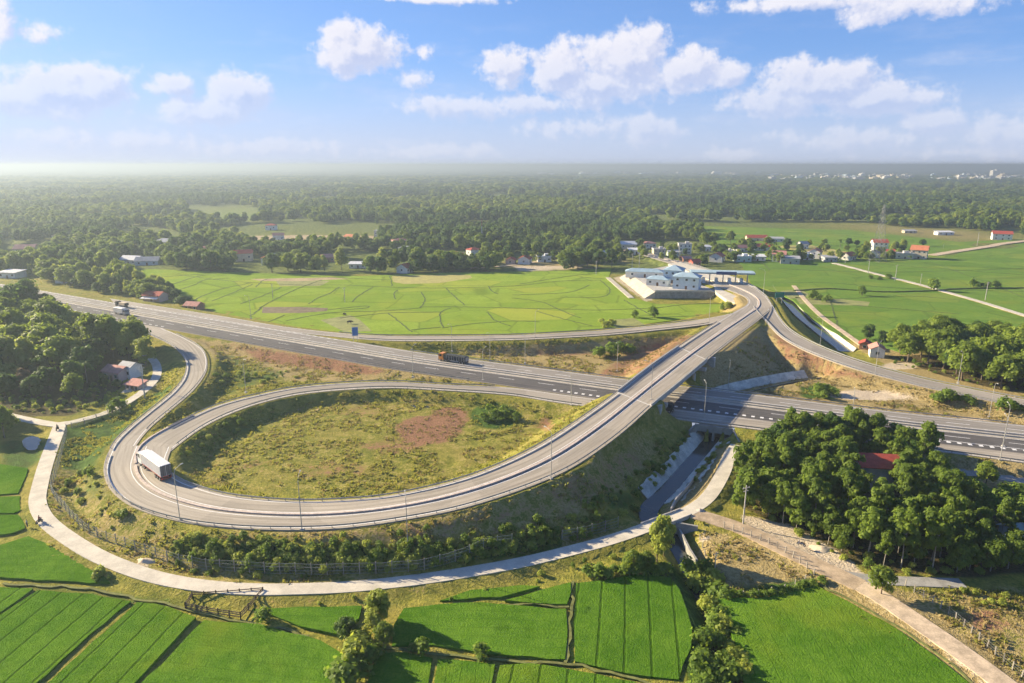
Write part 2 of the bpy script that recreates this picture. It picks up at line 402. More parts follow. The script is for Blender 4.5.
# ground cover masks (what grows or lies where)
PX, PY = proj(GX, GY, GZ)
infront = GY > 20
def blur(m, it):
    m = m.astype(float)
    for _ in range(it):
        p = np.pad(m, 1, mode='edge'); m = (p[:-2, 1:-1]+p[2:, 1:-1]+p[1:-1, :-2]+p[1:-1, 2:]+2*p[1:-1, 1:-1])/6
    return m
def area(polys, it=2, k=1.0):
    m = np.zeros(GX.shape)
    for p in polys:
        w = k
        if isinstance(p, tuple): p, w = p
        m = np.maximum(m, w*(in_poly(PX, PY, p) & infront))
    return blur(m, it)
def blob(px, py, rx, ry): return [(px+rx*math.cos(t), py+ry*math.sin(t)) for t in np.linspace(0, 2*PI, 14, endpoint=False)]
dry = area([([(738, 446), (716, 480), (694, 506), (668, 514), (660, 514), (692, 474), (716, 444)], .9), ([(220, 530), (400, 525), (520, 498), (640, 440), (664, 446), (620, 500), (540, 530), (400, 547), (230, 541)], .55), ([(165, 335), (256, 344), (400, 368), (560, 396), (440, 380), (300, 382), (215, 360), (200, 345)], .75), ([(215, 352), (300, 380), (215, 400), (185, 420), (200, 380)], .35),
  ([(440, 350), (690, 335), (712, 330), (615, 385), (520, 366)], .85), ([(700, 345), (770, 325), (850, 368), (1040, 408), (1040, 432), (900, 418), (770, 398), (700, 385)], .9),
  ([(190, 445), (260, 410), (400, 393), (570, 402), (590, 410), (520, 452), (420, 488), (300, 498), (200, 485)], .3),
  ([(700, 530), (760, 540), (830, 575), (800, 585), (720, 598), (695, 560)], .85), ([(900, 590), (1040, 585), (1040, 690), (1000, 690)], .55),
  ([(835, 565), (880, 580), (1040, 690), (950, 700), (890, 630), (800, 582)], .95), ([(60, 440), (110, 470), (180, 530), (420, 575), (700, 500), (700, 520), (430, 590), (200, 600), (60, 560), (20, 510)], .45),
  ([(565, 425), (660, 395), (700, 420), (640, 480), (560, 540), (440, 545), (380, 525), (470, 512)], .3), ([(735, 290), (752, 300), (740, 312), (722, 312)], .9),
  ([(930, 455), (1040, 462), (1040, 500), (990, 490)], .8), ([(770, 225), (850, 228), (980, 246), (1040, 238), (1040, 232), (860, 224), (770, 222)], .8),
  ([(850, 345), (880, 330), (960, 375), (1024, 392), (1024, 400), (900, 372)], .8), ([(500, 268), (560, 268), (640, 262), (640, 258), (560, 262), (500, 262)], .9)], 2)
red = area([([(300, 532), (420, 522), (520, 500), (630, 445), (650, 460), (600, 500), (500, 532), (380, 545)], .4), ([(225, 342), (330, 358), (400, 372), (360, 376), (260, 362)], .75), (blob(428, 430, 34, 15), .8), (blob(392, 447, 36, 8), .5), (blob(450, 418, 22, 12), .75), (blob(330, 470, 40, 9), .42), (blob(250, 465, 30, 8), .35), (blob(360, 412, 40, 6), .35), (blob(545, 425, 12, 8), .6),
  ([(640, 345), (700, 332), (640, 375), (590, 378)], .6), ([(770, 330), (840, 366), (900, 385), (830, 378), (785, 360)], .65), (blob(560, 352, 40, 5), .5), (blob(735, 398, 25, 5), .5),
  ([(705, 522), (760, 540), (840, 580), (840, 573), (770, 535)], .7), (blob(985, 620, 30, 14), .6), (blob(1000, 510, 25, 8), .4), ([(30, 512), (60, 545), (110, 568), (100, 572), (50, 545)], .5),
  (blob(1010, 410, 25, 4), .5), ([(200, 598), (300, 598), (480, 582), (470, 588), (300, 603)], .55)], 2)
sand = area([([(850, 580), (880, 590), (1000, 680), (985, 690), (900, 620), (860, 596)], .6), ([(740, 514), (790, 525), (842, 553), (860, 574), (840, 572), (800, 553), (750, 532)], 1.0), (blob(868, 395, 42, 5), .85), ([(845, 388), (930, 396), (920, 402), (840, 400)], .5), (blob(705, 540, 8, 6), .8), (blob(900, 366, 18, 4), .8),
  ([(848, 570), (872, 576), (866, 584), (852, 584)], .9), (blob(141, 566, 10, 4), .9), (blob(970, 420, 24, 3), .7), ([(625, 274), (654, 300), (645, 302), (612, 278)], .6), (blob(140, 384, 16, 6), .7),
  ([(255, 232), (375, 234), (372, 240), (250, 238)], .7), ([(510, 266), (560, 265), (600, 268), (520, 272)], .8), (blob(470, 272, 60, 2.5), .0)], 1)
lush = area([(blob(495, 416, 26, 14), .9), ([(175, 540), (240, 545), (330, 548), (480, 545), (560, 530), (560, 552), (430, 568), (240, 572), (170, 556)], 1), ([(215, 350), (250, 360), (290, 372), (230, 395), (205, 400)], .55),
  ([(60, 430), (130, 405), (170, 385), (180, 380), (110, 445), (90, 470), (60, 470)], .85), (blob(240, 428, 30, 8), .5), ([(190, 600), (0, 580), (0, 590), (190, 612)], .7), ([(90, 440), (110, 490), (140, 510), (80, 500)], .5),
  ([(800, 385), (840, 388), (835, 400), (800, 398)], .9), ([(640, 560), (700, 570), (735, 690), (690, 690)], .9), (blob(618, 500, 20, 10), .8), ([(700, 590), (830, 575), (820, 590), (720, 600)], .8), (blob(560, 350, 50, 3), .5),
  ([(940, 498), (1040, 490), (1040, 560), (980, 560)], .7), ([(0, 440), (50, 440), (35, 470), (0, 470)], .7)], 2)
FIELD_AREAS = [
  [(100, 272), (150, 269), (250, 273), (360, 276), (430, 273), (560, 271), (612, 268), (608, 279), (632, 298), (656, 304), (726, 304), (715, 315), (612, 328), (512, 334), (360, 334.5), (318, 330), (274, 324), (215, 312), (196, 303), (160, 291), (135, 287)],
  [(704, 226), (770, 228), (850, 230), (960, 242), (1024, 239), (1060, 244), (1060, 346), (960, 346), (900, 352), (868, 342), (843, 338), (812, 318), (793, 300), (776, 292), (752, 285), (742, 265), (700, 236)],
  [(185, 205), (262, 208), (260, 221), (188, 221)], [(655, 222), (700, 222), (700, 228), (660, 230)], [(385, 198), (420, 198), (450, 201), (390, 202)], [(600, 214), (632, 214), (628, 221), (592, 219)], [(0, 240), (18, 240), (16, 250), (0, 249)]]
paddy = area(FIELD_AREAS[2:], 1)
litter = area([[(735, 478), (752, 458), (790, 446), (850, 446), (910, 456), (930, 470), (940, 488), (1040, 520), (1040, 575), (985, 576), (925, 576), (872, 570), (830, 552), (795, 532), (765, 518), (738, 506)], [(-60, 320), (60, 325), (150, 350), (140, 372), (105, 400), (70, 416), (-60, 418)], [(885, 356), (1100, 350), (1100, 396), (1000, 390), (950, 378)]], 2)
deep = area([(blob(640, 440, 10, 10), 0)], 0)
forest = ((GY > 480) | (np.abs(GX) > GY*.95+30)).astype(float)*(1-np.clip(dry+sand+paddy, 0, 1))
gm, nt, b = new_mat('ground'); k = NB(nt)
pos = k.pos()
w1 = k.noise(pos, .055, 4, .6); w2 = k.noise(pos, .33, 4, .65); w3 = k.noise(pos, 1.7, 3, .65); w4 = k.noise(pos, 5, 2, .6)
mixn = k.math('ADD', k.math('MULTIPLY', w2, .55), k.math('MULTIPLY', w3, .45))
dn = k.math('SUBTRACT', mixn, .5)
def thr(name, gain=2.2, soft=.22):
    a = k.attr(name).outputs['Fac']
    x = k.math('ADD', a, k.math('MULTIPLY', dn, gain))
    return k.sstep(x, .5-soft, .5+soft)
grass = k.mix(k.sstep(mixn, .36, .66), c4((.13, .15, .024)), c4((.37, .33, .062)))
grass = k.mix(k.math('MULTIPLY', k.sstep(w1, .42, .66), .5), grass, c4((.32, .25, .07)))
dryc = k.mix(k.sstep(w3, .3, .7), c4((.27, .205, .08)), c4((.44, .345, .16)))
redc = k.mix(k.sstep(w3, .3, .7), c4((.20, .105, .06)), c4((.36, .20, .115)))
sandc = k.mix(k.sstep(w3, .3, .7), c4((.46, .37, .25)), c4((.66, .56, .42)))
lushc = k.mix(k.sstep(mixn, .33, .66), c4((.03, .06, .012)), c4((.10, .17, .03)))
col = k.mix(thr('dry'), grass, dryc)
col = k.mix(thr('lush', 1.5), col, lushc)
col = k.mix(thr('red', 2.0), col, redc)
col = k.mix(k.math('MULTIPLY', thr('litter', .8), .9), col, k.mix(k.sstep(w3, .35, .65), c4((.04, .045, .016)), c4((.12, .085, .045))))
col = k.mix(thr('sand', 1.2), col, sandc)
col = k.mix(k.attr('paddy').outputs['Fac'], col, c4((.16, .25, .05)))
col = k.mix(k.attr('forest').outputs['Fac'], col, k.mix(k.sstep(w2, .35, .65), c4((.06, .09, .018)), c4((.20, .23, .06))))
k.link(col, b.inputs['Base Color']); b.inputs['Roughness'].default_value = .95; b.inputs['Specular IOR Level'].default_value = .05
h = k.math('ADD', k.math('MULTIPLY', w3, .5), k.math('MULTIPLY', w4, .25))
k.link(k.bump(h, .9, .9), b.inputs['Normal'])
ny, nx = GX.shape
idx = np.arange(ny*nx).reshape(ny, nx)
faces = np.stack([idx[:-1, :-1], idx[:-1, 1:], idx[1:, 1:], idx[1:, :-1]], -1).reshape(-1, 4)
# culvert mouths: leave the ground open where the barrels go in
fx = GX.ravel()[faces].mean(1); fy = GY.ravel()[faces].mean(1)
mouths = []
tC = (cS[0]-cS[6])[:2]; tC /= np.linalg.norm(tC)
nC = np.array([-tC[1], tC[0]])
HEAD = cS[0][:2].copy()           # middle of the head wall
rel = np.stack([fx-HEAD[0], fy-HEAD[1]], 1)
# highway's edge direction at the head wall
kE = int(np.argmin(np.hypot(B.R[:, 0]-HEAD[0], B.R[:, 1]-HEAD[1])))
eT = (B.R[kE+3]-B.R[kE-3])[:2]; eT /= np.linalg.norm(eT); eN = np.array([-eT[1], eT[0]])
if eN @ (B.C[kE]-B.R[kE])[:2] < 0: eN = -eN
HEAD = B.R[kE][:2] - eN*.9
rel = np.stack([fx-HEAD[0], fy-HEAD[1]], 1)
cut = (np.abs(rel@eT) < 5.4) & (rel@eN > -.6) & (rel@eN < 9)
faces = faces[~cut]
ground = mesh_obj('ground', np.stack([GX, GY, GZ], -1).reshape(-1, 3), faces, gm, None,
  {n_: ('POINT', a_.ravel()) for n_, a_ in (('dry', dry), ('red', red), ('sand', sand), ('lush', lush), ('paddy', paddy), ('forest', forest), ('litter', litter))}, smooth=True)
tag(ground, 'open ground of grass, dry weeds and bare earth', None, None, 'structure')
# ------------------------------------------------------------------ roads
def asphalt(name, c0, c1, lanes=None, stain=.5):
    m, nt, b = new_mat(name); k = NB(nt); pos = k.pos()
    ac = k.attr('across').outputs['Fac']; al = k.attr('along').outputs['Fac']
    v = k.n('ShaderNodeCombineXYZ'); k.link(k.math('MULTIPLY', ac, 1.0), v.inputs[0]); k.link(k.math('MULTIPLY', al, .035), v.inputs[1])
    streak = k.noise(v.outputs[0], 1.3, 4, .6); n2 = k.noise(pos, .12, 4, .6); n3 = k.noise(pos, 2.2, 3, .65)
    f = k.math('ADD', k.math('MULTIPLY', streak, .6), k.math('ADD', k.math('MULTIPLY', n2, .25), k.math('MULTIPLY', n3, .15)))
    col = k.mix(k.sstep(f, .36, .64), c4(c0), c4(c1))
    # pale patched slabs
    vo = k.n('ShaderNodeTexVoronoi'); vo.inputs['Scale'].default_value = .06; k.link(pos, vo.inputs['Vector'])
    col = k.mix(k.math('MULTIPLY', k.sstep(vo.outputs['Color'], .55, .62), stain*.35), col, c4(tuple(min(.6, x*1.5) for x in c1)))
    tk = k.math('SINE', k.math('MULTIPLY', ac, 3.4)); col = k.mix(k.math('MULTIPLY', k.sstep(k.math('ADD', tk, k.math('MULTIPLY', k.math('SUBTRACT', n2, .5), 3.0)), .1, 1.2), .35), col, c4(tuple(x*.62 for x in c0)))
    sp_ = k.noise(pos, .9, 5, .7); col = k.mix(k.math('MULTIPLY', k.sstep(sp_, .62, .72), .3), col, c4(tuple(x*.45 for x in c0)))
    # dusty edges
    wd = k.attr('width').outputs['Fac']
    e = k.math('MINIMUM', ac, k.math('SUBTRACT', wd, ac))
    col = k.mix(k.math('MULTIPLY', k.sstep(k.math('ADD', e, k.math('MULTIPLY', n3, .8)), 1.3, .3), .75), col, c4((.38, .33, .26)))
    k.link(col, b.inputs['Base Color']); b.inputs['Roughness'].default_value = .8; b.inputs['Specular IOR Level'].default_value = .3
    k.link(k.bump(n3, .15, .05), b.inputs['Normal'])
    return m
m_ramp = asphalt('worn_asphalt', (.255, .225, .18), (.38, .335, .27))
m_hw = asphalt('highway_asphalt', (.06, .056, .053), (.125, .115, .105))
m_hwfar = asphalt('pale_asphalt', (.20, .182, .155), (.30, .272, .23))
m_conc = plain('concrete', (.44, .42, .38), .85, .2, .6)
m_concd = plain('old_concrete', (.30, .29, .26), .9, .25, .5)
m_concw = plain('pale_concrete', (.6, .575, .52), .85, .14, .4)
m_med = plain('sandy_median', (.50, .45, .36), .92, .22, .25)
m_paint = plain('road_paint', (.72, .71, .68), .6, .12, 2)
m_steel = plain('galvanised_steel', (.30, .30, .30), .55, .15, 1.0, .3, .4)
m_dark = plain('dark_rubber', (.02, .02, .022), .8, .2)
m_path = plain('concrete_path', (.56, .51, .41), .9, .16, .35)
m_dirt = plain('dirt_track', (.52, .41, .28), .95, .3, .5)
m_dirtd = plain('dark_dirt', (.43, .33, .215), .95, .3, .5)
iHs = 0
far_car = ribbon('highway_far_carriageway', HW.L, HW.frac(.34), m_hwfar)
med = ribbon('highway_median_strip', HW.frac(.34), HW.frac(.53), m_med, dz=.03)
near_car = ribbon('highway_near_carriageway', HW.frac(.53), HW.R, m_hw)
ribbon('exit_ramp', A.L, A.R, m_ramp, dz=-.012)
ribbon('merging_ramp', B.L, B.R, m_ramp, dz=-.02)
i_br = (BR0, BR1)
ribbon('loop_ramp', M.L[:BR0+1], M.R[:BR0+1], m_ramp)
ribbon('toll_road', M.L[BR1:], M.R[BR1:], m_ramp)
ribbon('field_side_ramp', C.L, C.R, m_ramp, dz=-.008)
ribbon('right_ramp', D.L, D.R, m_ramp, dz=-.016)
ribbon('concrete_path', PATH.L[:PB0+1], PATH.R[:PB0+1], m_path, .25); ribbon('concrete_path', PATH.L[PB1-1:], PATH.R[PB1-1:], m_path, .25)
ribbon('wood_side_path', PATHN.L, PATHN.R, m_path, .25, dz=-.004); ribbon('pond_side_path', PATHW.L, PATHW.R, m_path, .25, dz=-.008)
ribbon('dirt_track', DIRT1.L, DIRT1.R, m_dirtd, .25); ribbon('dirt_track', DIRT2.L, DIRT2.R, m_dirt, .25)
ribbon('yard_path', YARDPATH.L, YARDPATH.R, m_concd, .2, dz=-.006)
ribbon('village_lane', LANE.L, LANE.R, m_dirt, .2); ribbon('field_path', FIELDP.L, FIELDP.R, m_path, .3)
ribbon('village_road', BACKP.L, BACKP.R, m_dirt, .3); ribbon('service_path', SERV.L, SERV.R, m_concd, .2)
# toll plaza apron
def sheet(name, pts, z, mat, thick=.25, attrs=None, kind='structure'):
    P = [at(p[0], p[1], z) for p in pts]; mb = MB().prism([(p[0], p[1]) for p in P], z-thick, z)
    o = mb.build(name, mat); o['kind'] = kind; return o
sheet('toll_plaza', [(716, 292), (727, 300), (746, 307), (771, 299), (755, 286), (738, 278), (715, 271), (700, 268), (680, 262), (668, 264), (690, 272), (712, 281)], 4.92, m_path, 1.6)
# markings
mk = Marks()
sB = slice(0, None)
for e in (.9,):
    mk.line(M.off(e, 'L', .0), .22); mk.line(M.off(e, 'R', .0), .22)
mk.line(M.frac(.42), .2); mk.line(M.frac(.58), .2)
mk.build('ramp_markings', m_paint)
mk = Marks(); mk.line(A.off(.8, 'L', -.012), .2); mk.line(A.off(.8, 'R', -.012), .2); mk.line(B.off(.8, 'L', -.02), .2); mk.line(B.off(.8, 'R', -.02), .2)
mk.line(C.off(.7, 'L', -.008), .2); mk.line(C.off(.7, 'R', -.008), .2); mk.line(D.off(.7, 'L', -.016), .2); mk.line(D.off(.7, 'R', -.016), .2)
mk.build('slip_road_markings', m_paint)
mk = Marks()
mk.line(HW.off(1.0, 'L'), .25); mk.dash(HW.off(4.9, 'L'), .25, 6, 9); mk.line(HW.off(7.7, 'L'), .22)
mk.line(HW.off(10.8, 'R'), .22); mk.dash(HW.off(7.4, 'R'), .25, 6, 9)
# the short broad dashes that part the merging lanes from the highway
iR0 = nearest_i(HW, 540, 400, ZH)
mk.dash(HW.off(2.6, 'R')[iR0:], 1.15, 1.0, 1.5)
mk.line(HW.off(3.6, 'R')[iR0+60:], .28)
iL1 = nearest_i(HW, 180, 325, ZH)
mk.dash(HW.off(2.2, 'R')[:iL1], .5, 2.2, 2.6)
iL2 = nearest_i(HW, 345, 340, ZH)
mk.dash(HW.off(.7, 'L')[:iL2], .55, 2.0, 2.4)
mk.build('highway_markings', m_paint)
# ------------------------------------------------------------------ overpass
OB = M.sub(BR0, BR1+1); bm_ = len(OB.C)//2
ov = empty('overpass', (OB.C[bm_][0], OB.C[bm_][1], 0), 0, 'grey concrete overpass carrying the loop road across the highway', 'overpass')
def part_at(o, root):
    """give a mesh built in world space to a thing without moving it"""
    o.parent = root; o.matrix_parent_inverse = Matrix.Translation(root.location).inverted() if root.rotation_euler.z == 0 else root.matrix_basis.inverted()
    if 'kind' in o: del o['kind']
    return o
part_at(ribbon('deck', OB.L, OB.R, m_ramp, .45), ov)
for f in (.08, .29, .5, .71, .92):
    P = OB.frac(f); v, q = wall_geo(P, .75, -1.75, -.452); part_at(mesh_obj('girder', v, q, m_conc), ov)
for d, side in ((.0, 'L'), (.0, 'R')):
    P = OB.off(.18, side); v, q = wall_geo(P, .34, -.75, .7); part_at(mesh_obj('parapet', v, q, m_conc), ov)
    v, q = wall_geo(OB.off(.18, side, .95), .09, -.05, .05); part_at(mesh_obj('rail', v, q, m_steel), ov)
oT = (OB.C[-1]-OB.C[0])[:2]; oT /= np.linalg.norm(oT); oA = math.atan2(oT[1], oT[0])
def cross(i, name, w, z0, z1, t, root, mat=m_conc):
    p = OB.C[i]; o = MB().box((p[0], p[1], (z0+z1)/2), (t, w, z1-z0), oA).build(name, mat); return part_at(o, root)
wid = 2*OB.hw.mean()
cross(0, 'abutment', wid-.6, 5.0, OB.C[0][2]-.47, 1.6, ov); cross(len(OB.C)-1, 'abutment', wid-.6, 5.0, OB.C[-1][2]-.47, 1.6, ov)
# two rows of columns clear of the carriageways
for px, py in ((656, 404), (692, 364)):
    i = int(np.argmin([np.hypot(*(c[:2]-np.array(at(px-12, py-2, 8))[:2])) for c in OB.C])); p = OB.C[i]
    i = max(4, min(len(OB.C)-5, i)); p = OB.C[i]
    cross(i, 'pier_cap', wid-1.0, p[2]-2.9, p[2]-1.76, 1.3, ov)
    for f in (.12, .5, .88):
        q = OB.L[i]+(OB.R[i]-OB.L[i])*f
        part_at(MB().tube([(q[0], q[1], ground_z(q[0], q[1])-.4), (q[0], q[1], p[2]-2.9)], .55, 12).build('column', m_conc), ov)
for i in (0, len(OB.C)-1):
    v, q = strip_geo(np.array([OB.L[i], OB.R[i]]), .5, .008); part_at(mesh_obj('expansion_joint', [v[0], v[1], q[1], q[0]], [(0, 1, 2, 3)], m_concw), ov)
# ------------------------------------------------------------------ medians and kerbs
def line_wall(name, P, w, z0, z1, mat, label, cat, group=None):
    o0 = P[len(P)//2]; v, q = wall_geo(P-np.array([o0[0], o0[1], 0]), w, z0, z1)
    o = mesh_obj(name, v, q, mat); o.location = (o0[0], o0[1], 0); return tag(o, label, cat, group)
iN = nearest_i(M, 142, 478, 3.5)
m_kerb = plain('painted_kerb', (.50, .42, .36), .85, .25, 1.2)
line_wall('median_kerb', M.frac(.5)[iN-6:-28], .6, -.1, .3, m_kerb, 'low pinkish median kerb dividing the loop road and the overpass deck', 'kerb')
line_wall('median_kerb', B.off(.0, 'L')[3:26], .5, -.2, .3, m_kerb, 'short curved pinkish kerb where the two loop lanes split by the white truck', 'kerb')
line_wall('median_barrier', HW.frac(.40), .2, 0, .5, m_conc, 'long pale concrete barrier on the far side of the highway median', 'barrier')
line_wall('median_barrier', HW.frac(.49), .2, 0, .5, m_conc, 'long pale concrete barrier on the near side of the highway median', 'barrier')
# ------------------------------------------------------------------ guard rails
post_me = MB().box((0, 0, .32), (.1, .12, .8)).build('post', m_steel)
def guardrail(P, label, every=4.0, group='steel guard rails along the road edges'):
    P, s = resample(P, 2.0); o0 = P[len(P)//2].copy()
    root = empty('guard_rail', o0, 0, label, 'guard rail', group)
    v, q = wall_geo(P-o0, .08, .40, .70); mesh_obj('rail_beam', v, q, m_steel, root)
    L = s[-1]; n = min(96, int(L/every)); 
    for t in np.linspace(1, L-1, n):
        p = np.array([np.interp(t, s, P[:, k]) for k in range(3)])-o0
        c = post_me.copy(); COL.objects.link(c); c.parent = root; c.location = p; c.name = 'post'
    return root
guardrail(M.off(.35, 'L')[4:BR0], 'steel guard rail round the outer rim of the loop road')
guardrail(M.off(.35, 'R')[8:BR0], 'steel guard rail round the inner rim of the loop road above the weedy infield')
guardrail(M.off(.35, 'L')[BR1:-60], 'steel guard rail on the right shoulder between the overpass and the toll plaza')
iC0 = nearest_i(M, 712, 322, 8); guardrail(M.off(.35, 'R')[BR1:iC0-2], 'short steel guard rail beyond the overpass above the dry triangle')
iA0 = nearest_i(A, 118, 322, ZH); iA1 = nearest_i(A, 112, 446, 3.4)
guardrail(A.off(.3, 'L')[iA0:iA1+4], 'steel guard rail between the curving exit ramp and the left wood')
guardrail(A.off(.3, 'R')[nearest_i(A, 172, 337, 2.9):iA1-6], 'steel guard rail on the inside bend of the exit ramp')
guardrail(B.off(.3, 'L')[18:nearest_i(B, 500, 390, 2.8)], 'steel guard rail between the merging ramp and the highway verge')
guardrail(B.off(.3, 'R')[12:nearest_i(B, 590, 404, 2.8)], 'steel guard rail between the merging ramp and the weedy infield')
guardrail(B.off(.3, 'R')[nearest_i(B, 655, 415, 2.8):], 'steel guard rail on the highway edge above the culvert and the grove')
guardrail(C.off(.3, 'L')[14:nearest_i(C, 340, 334, 3)], 'steel guard rail between the far ramp and the rice fields')
guardrail(C.off(.3, 'R')[6:nearest_i(C, 350, 338, 3)], 'steel guard rail above the dark bank of the far ramp')
guardrail(D.off(.3, 'L')[4:], 'steel guard rail on the canal side of the right ramp')
guardrail(D.off(.3, 'R')[14:], 'steel guard rail on the dry slope side of the right ramp')
guardrail(HW.off(.25, 'L')[nearest_i(HW, 400, 355, ZH):nearest_i(HW, 1024, 430, ZH)], 'steel guard rail on the far edge of the highway below the dry triangle', 6)
guardrail(HW.off(.25, 'R')[nearest_i(HW, 215, 332, ZH):nearest_i(HW, 470, 382, ZH)], 'steel guard rail on the near edge of the highway above the weedy verge', 6)
bpy.data.objects.remove(post_me)
# ------------------------------------------------------------------ canal
m_water, nt, b = new_mat('still_water'); k = NB(nt)
b.inputs['Base Color'].default_value = (.035, .042, .035, 1); b.inputs['Roughness'].default_value = .12; b.inputs['Specular IOR Level'].default_value = .5
k.link(k.bump(k.noise(k.pos(), 1.5, 2), .06, .1), b.inputs['Normal'])
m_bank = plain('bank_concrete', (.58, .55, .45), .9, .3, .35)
m_bankw = plain('greyer_bank_concrete', (.42, .40, .35), .9, .25, .35)  # darker, greyer concrete used on one canal bank
iPB = int(np.argmin(np.hypot(cS[:, 0]-PATH.C[(PB0+PB1)//2, 0], cS[:, 1]-PATH.C[(PB0+PB1)//2, 1])))-9
def offs(P, d, z=None):
    T = np.gradient(P[:, :2], axis=0); T /= np.linalg.norm(T, axis=1)[:, None]
    Q = P.copy(); Q[:, 0] += -T[:, 1]*d; Q[:, 1] += T[:, 0]*d
    if z is not None: Q[:, 2] = z
    return smooth_line(Q, 4)
def rag(P):
    Q = P.copy(); Q[:, :2] += rng.normal(0, .28, (len(Q), 2)); Q[:, 2] += rng.normal(0, .08, len(Q)); return Q
def canal(P, hb, top, zt, name, wet=True):
    if wet:
        Q = P.copy(); Q[:, 2] += .25; ribbon(name+'_water', offs(Q, hb+.6), offs(Q, -hb-.6), m_water, .1)
for nm, P, hb, i0, i1, t1, t2 in (('canal', cS, 1.7, 3, iPB, 6.4, 4.6),):
    S = P[i0:i1]
    ribbon('canal_bank', offs(S, hb-.2, -2.25), rag(offs(S, t1, .3)), m_bank, .25); ribbon('canal_bank', offs(S, -hb+.2, -2.25), rag(offs(S, -t2, .3)), m_bank, .25)
canal(cS[2:62], 1.6, 6, 0, 'canal'); canal(cS[62:], 1.4, 3, 0, 'ditch')
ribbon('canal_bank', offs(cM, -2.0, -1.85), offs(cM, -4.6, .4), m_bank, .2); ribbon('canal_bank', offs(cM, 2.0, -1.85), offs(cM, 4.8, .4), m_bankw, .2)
canal(cM, 2.0, 4, 0, 'canal', False)
canal(cN, 2.6, 5, 0, 'canal'); ribbon('canal_bank', offs(cN, 2.6, -1.65), offs(cN, 4.0, .2), m_bank, .2); ribbon('canal_bank', offs(cN, -2.6, -1.65), offs(cN, -4.6, .3), m_bank, .2)
ribbon('canal_side_path', offs(cN, 6.8, .42), offs(cN, 9.4, .42), m_dirt, .3)
# culvert under the highway
cu = empty('box_culvert', (HEAD[0], HEAD[1], 0), math.atan2(eT[1], eT[0]), 'grey concrete box culvert with two dark openings under the highway edge', 'culvert')
sgn = 1 if (np.array([-math.sin(cu.rotation_euler.z), math.cos(cu.rotation_euler.z)]) @ eN) > 0 else -1
hb = MB()
for x, w, z0, z1 in ((-4.9, .8, -2.6, 2.3), (0, .6, -2.6, 2.3), (4.9, .8, -2.6, 2.3)): hb.box((x, 0, (z0+z1)/2), (w, .6, z1-z0))
hb.box((0, .0, 1.55), (10.6, .62, 2.0)); hb.box((0, 0, -2.55), (10.6, .62, .5)); hb.build('head_wall', m_concd, cu)
br = MB()
for x in (-2.4, 2.4):
    for dx in (-2.1, 2.1): br.box((x+dx, sgn*4.9, -.9), (.2, 9, 3.0))
    br.box((x, sgn*4.9, .7), (4.4, 9, .2)); br.box((x, sgn*4.9, -2.4), (4.4, 9, .2)); br.box((x, sgn*9.5, -.9), (4.4, .2, 3.2))
br.build('barrel', m_concd, cu)
for s2 in (-1, 1):
    w = MB().add([(s2*5.2, -sgn*.3, -2.6), (s2*5.2, -sgn*.3, 2.3), (s2*7.6, -sgn*5, .2), (s2*7.6, -sgn*5, -2.6), (s2*5.55, -sgn*.3, -2.6), (s2*5.55, -sgn*.3, 2.3), (s2*7.95, -sgn*5, .2), (s2*7.95, -sgn*5, -2.6)],
       [(0, 1, 2, 3), (7, 6, 5, 4), (1, 5, 6, 2), (0, 4, 5, 1), (3, 2, 6, 7), (4, 0, 3, 7)]); w.build('wing_wall', m_concd, cu)
# small bridge of the concrete path
PBr = PATH.sub(PB0-1, PB1+1); pm = PBr.C[len(PBr.C)//2]
pb = empty('path_bridge', (pm[0], pm[1], 0), 0, 'small flat concrete bridge taking the pale path over the canal', 'bridge')
part_at(ribbon('deck', PBr.L, PBr.R, m_path, .6, dz=.014), pb)
for i in (0, -1):
    a, c = PBr.L[i], PBr.R[i]; mid = (a+c)/2; d = (c-a)[:2]; 
    part_at(MB().box((mid[0], mid[1], -.95), (3.9, .8, 3.3), math.atan2(d[1], d[0])).build('abutment', m_concd), pb)
for side in ('L', 'R'):
    v, q = wall_geo(PBr.off(.12, side), .24, 0.0, .32); part_at(mesh_obj('kerb', v, q, m_conc), pb)
def vwall(name, pts, z0, z1, w, mat, label, cat):
    P = np.array([at(p[0], p[1], z1) for p in pts]); P = resample(P, 1.0)[0]; o0 = P[len(P)//2].copy(); o0[2] = 0
    P[:, 2] = 0; v, q = wall_geo(P-o0, w, z0, z1); o = mesh_obj(name, v, q, mat); o.location = o0; return tag(o, label, cat)
vwall('retaining_wall', [(613, 541), (634, 534.5), (653, 528)], -2.4, .85, .5, m_concd, 'blue grey concrete retaining wall below the path west of the canal bridge', 'wall')
vwall('retaining_wall', [(676, 522), (687, 524), (698, 526)], -2.4, .8, .5, m_concd, 'blue grey concrete wing wall below the path east of the canal bridge', 'wall')
vwall('retaining_wall', [(676, 522), (683, 535), (690, 549), (697, 560)], -2.2, -.2, .4, m_concd, 'pale concrete bank wall along the brown ditch south of the path', 'wall')
vwall('retaining_wall', [(696, 473), (688, 485), (676, 498), (671, 508)], -1.2, 1.25, .3, m_conc, 'pale concrete wall between the canal and the brown strip by the path', 'wall')
sheet('pond', [(25, 438), (31, 436), (38, 437), (42, 441), (40, 446), (35, 450), (28, 450), (23, 446), (22, 441)], .02, m_water, .05)
sheet('pond', [(410, 405), (424, 404), (430, 407), (418, 409)], .14, m_water, .05)
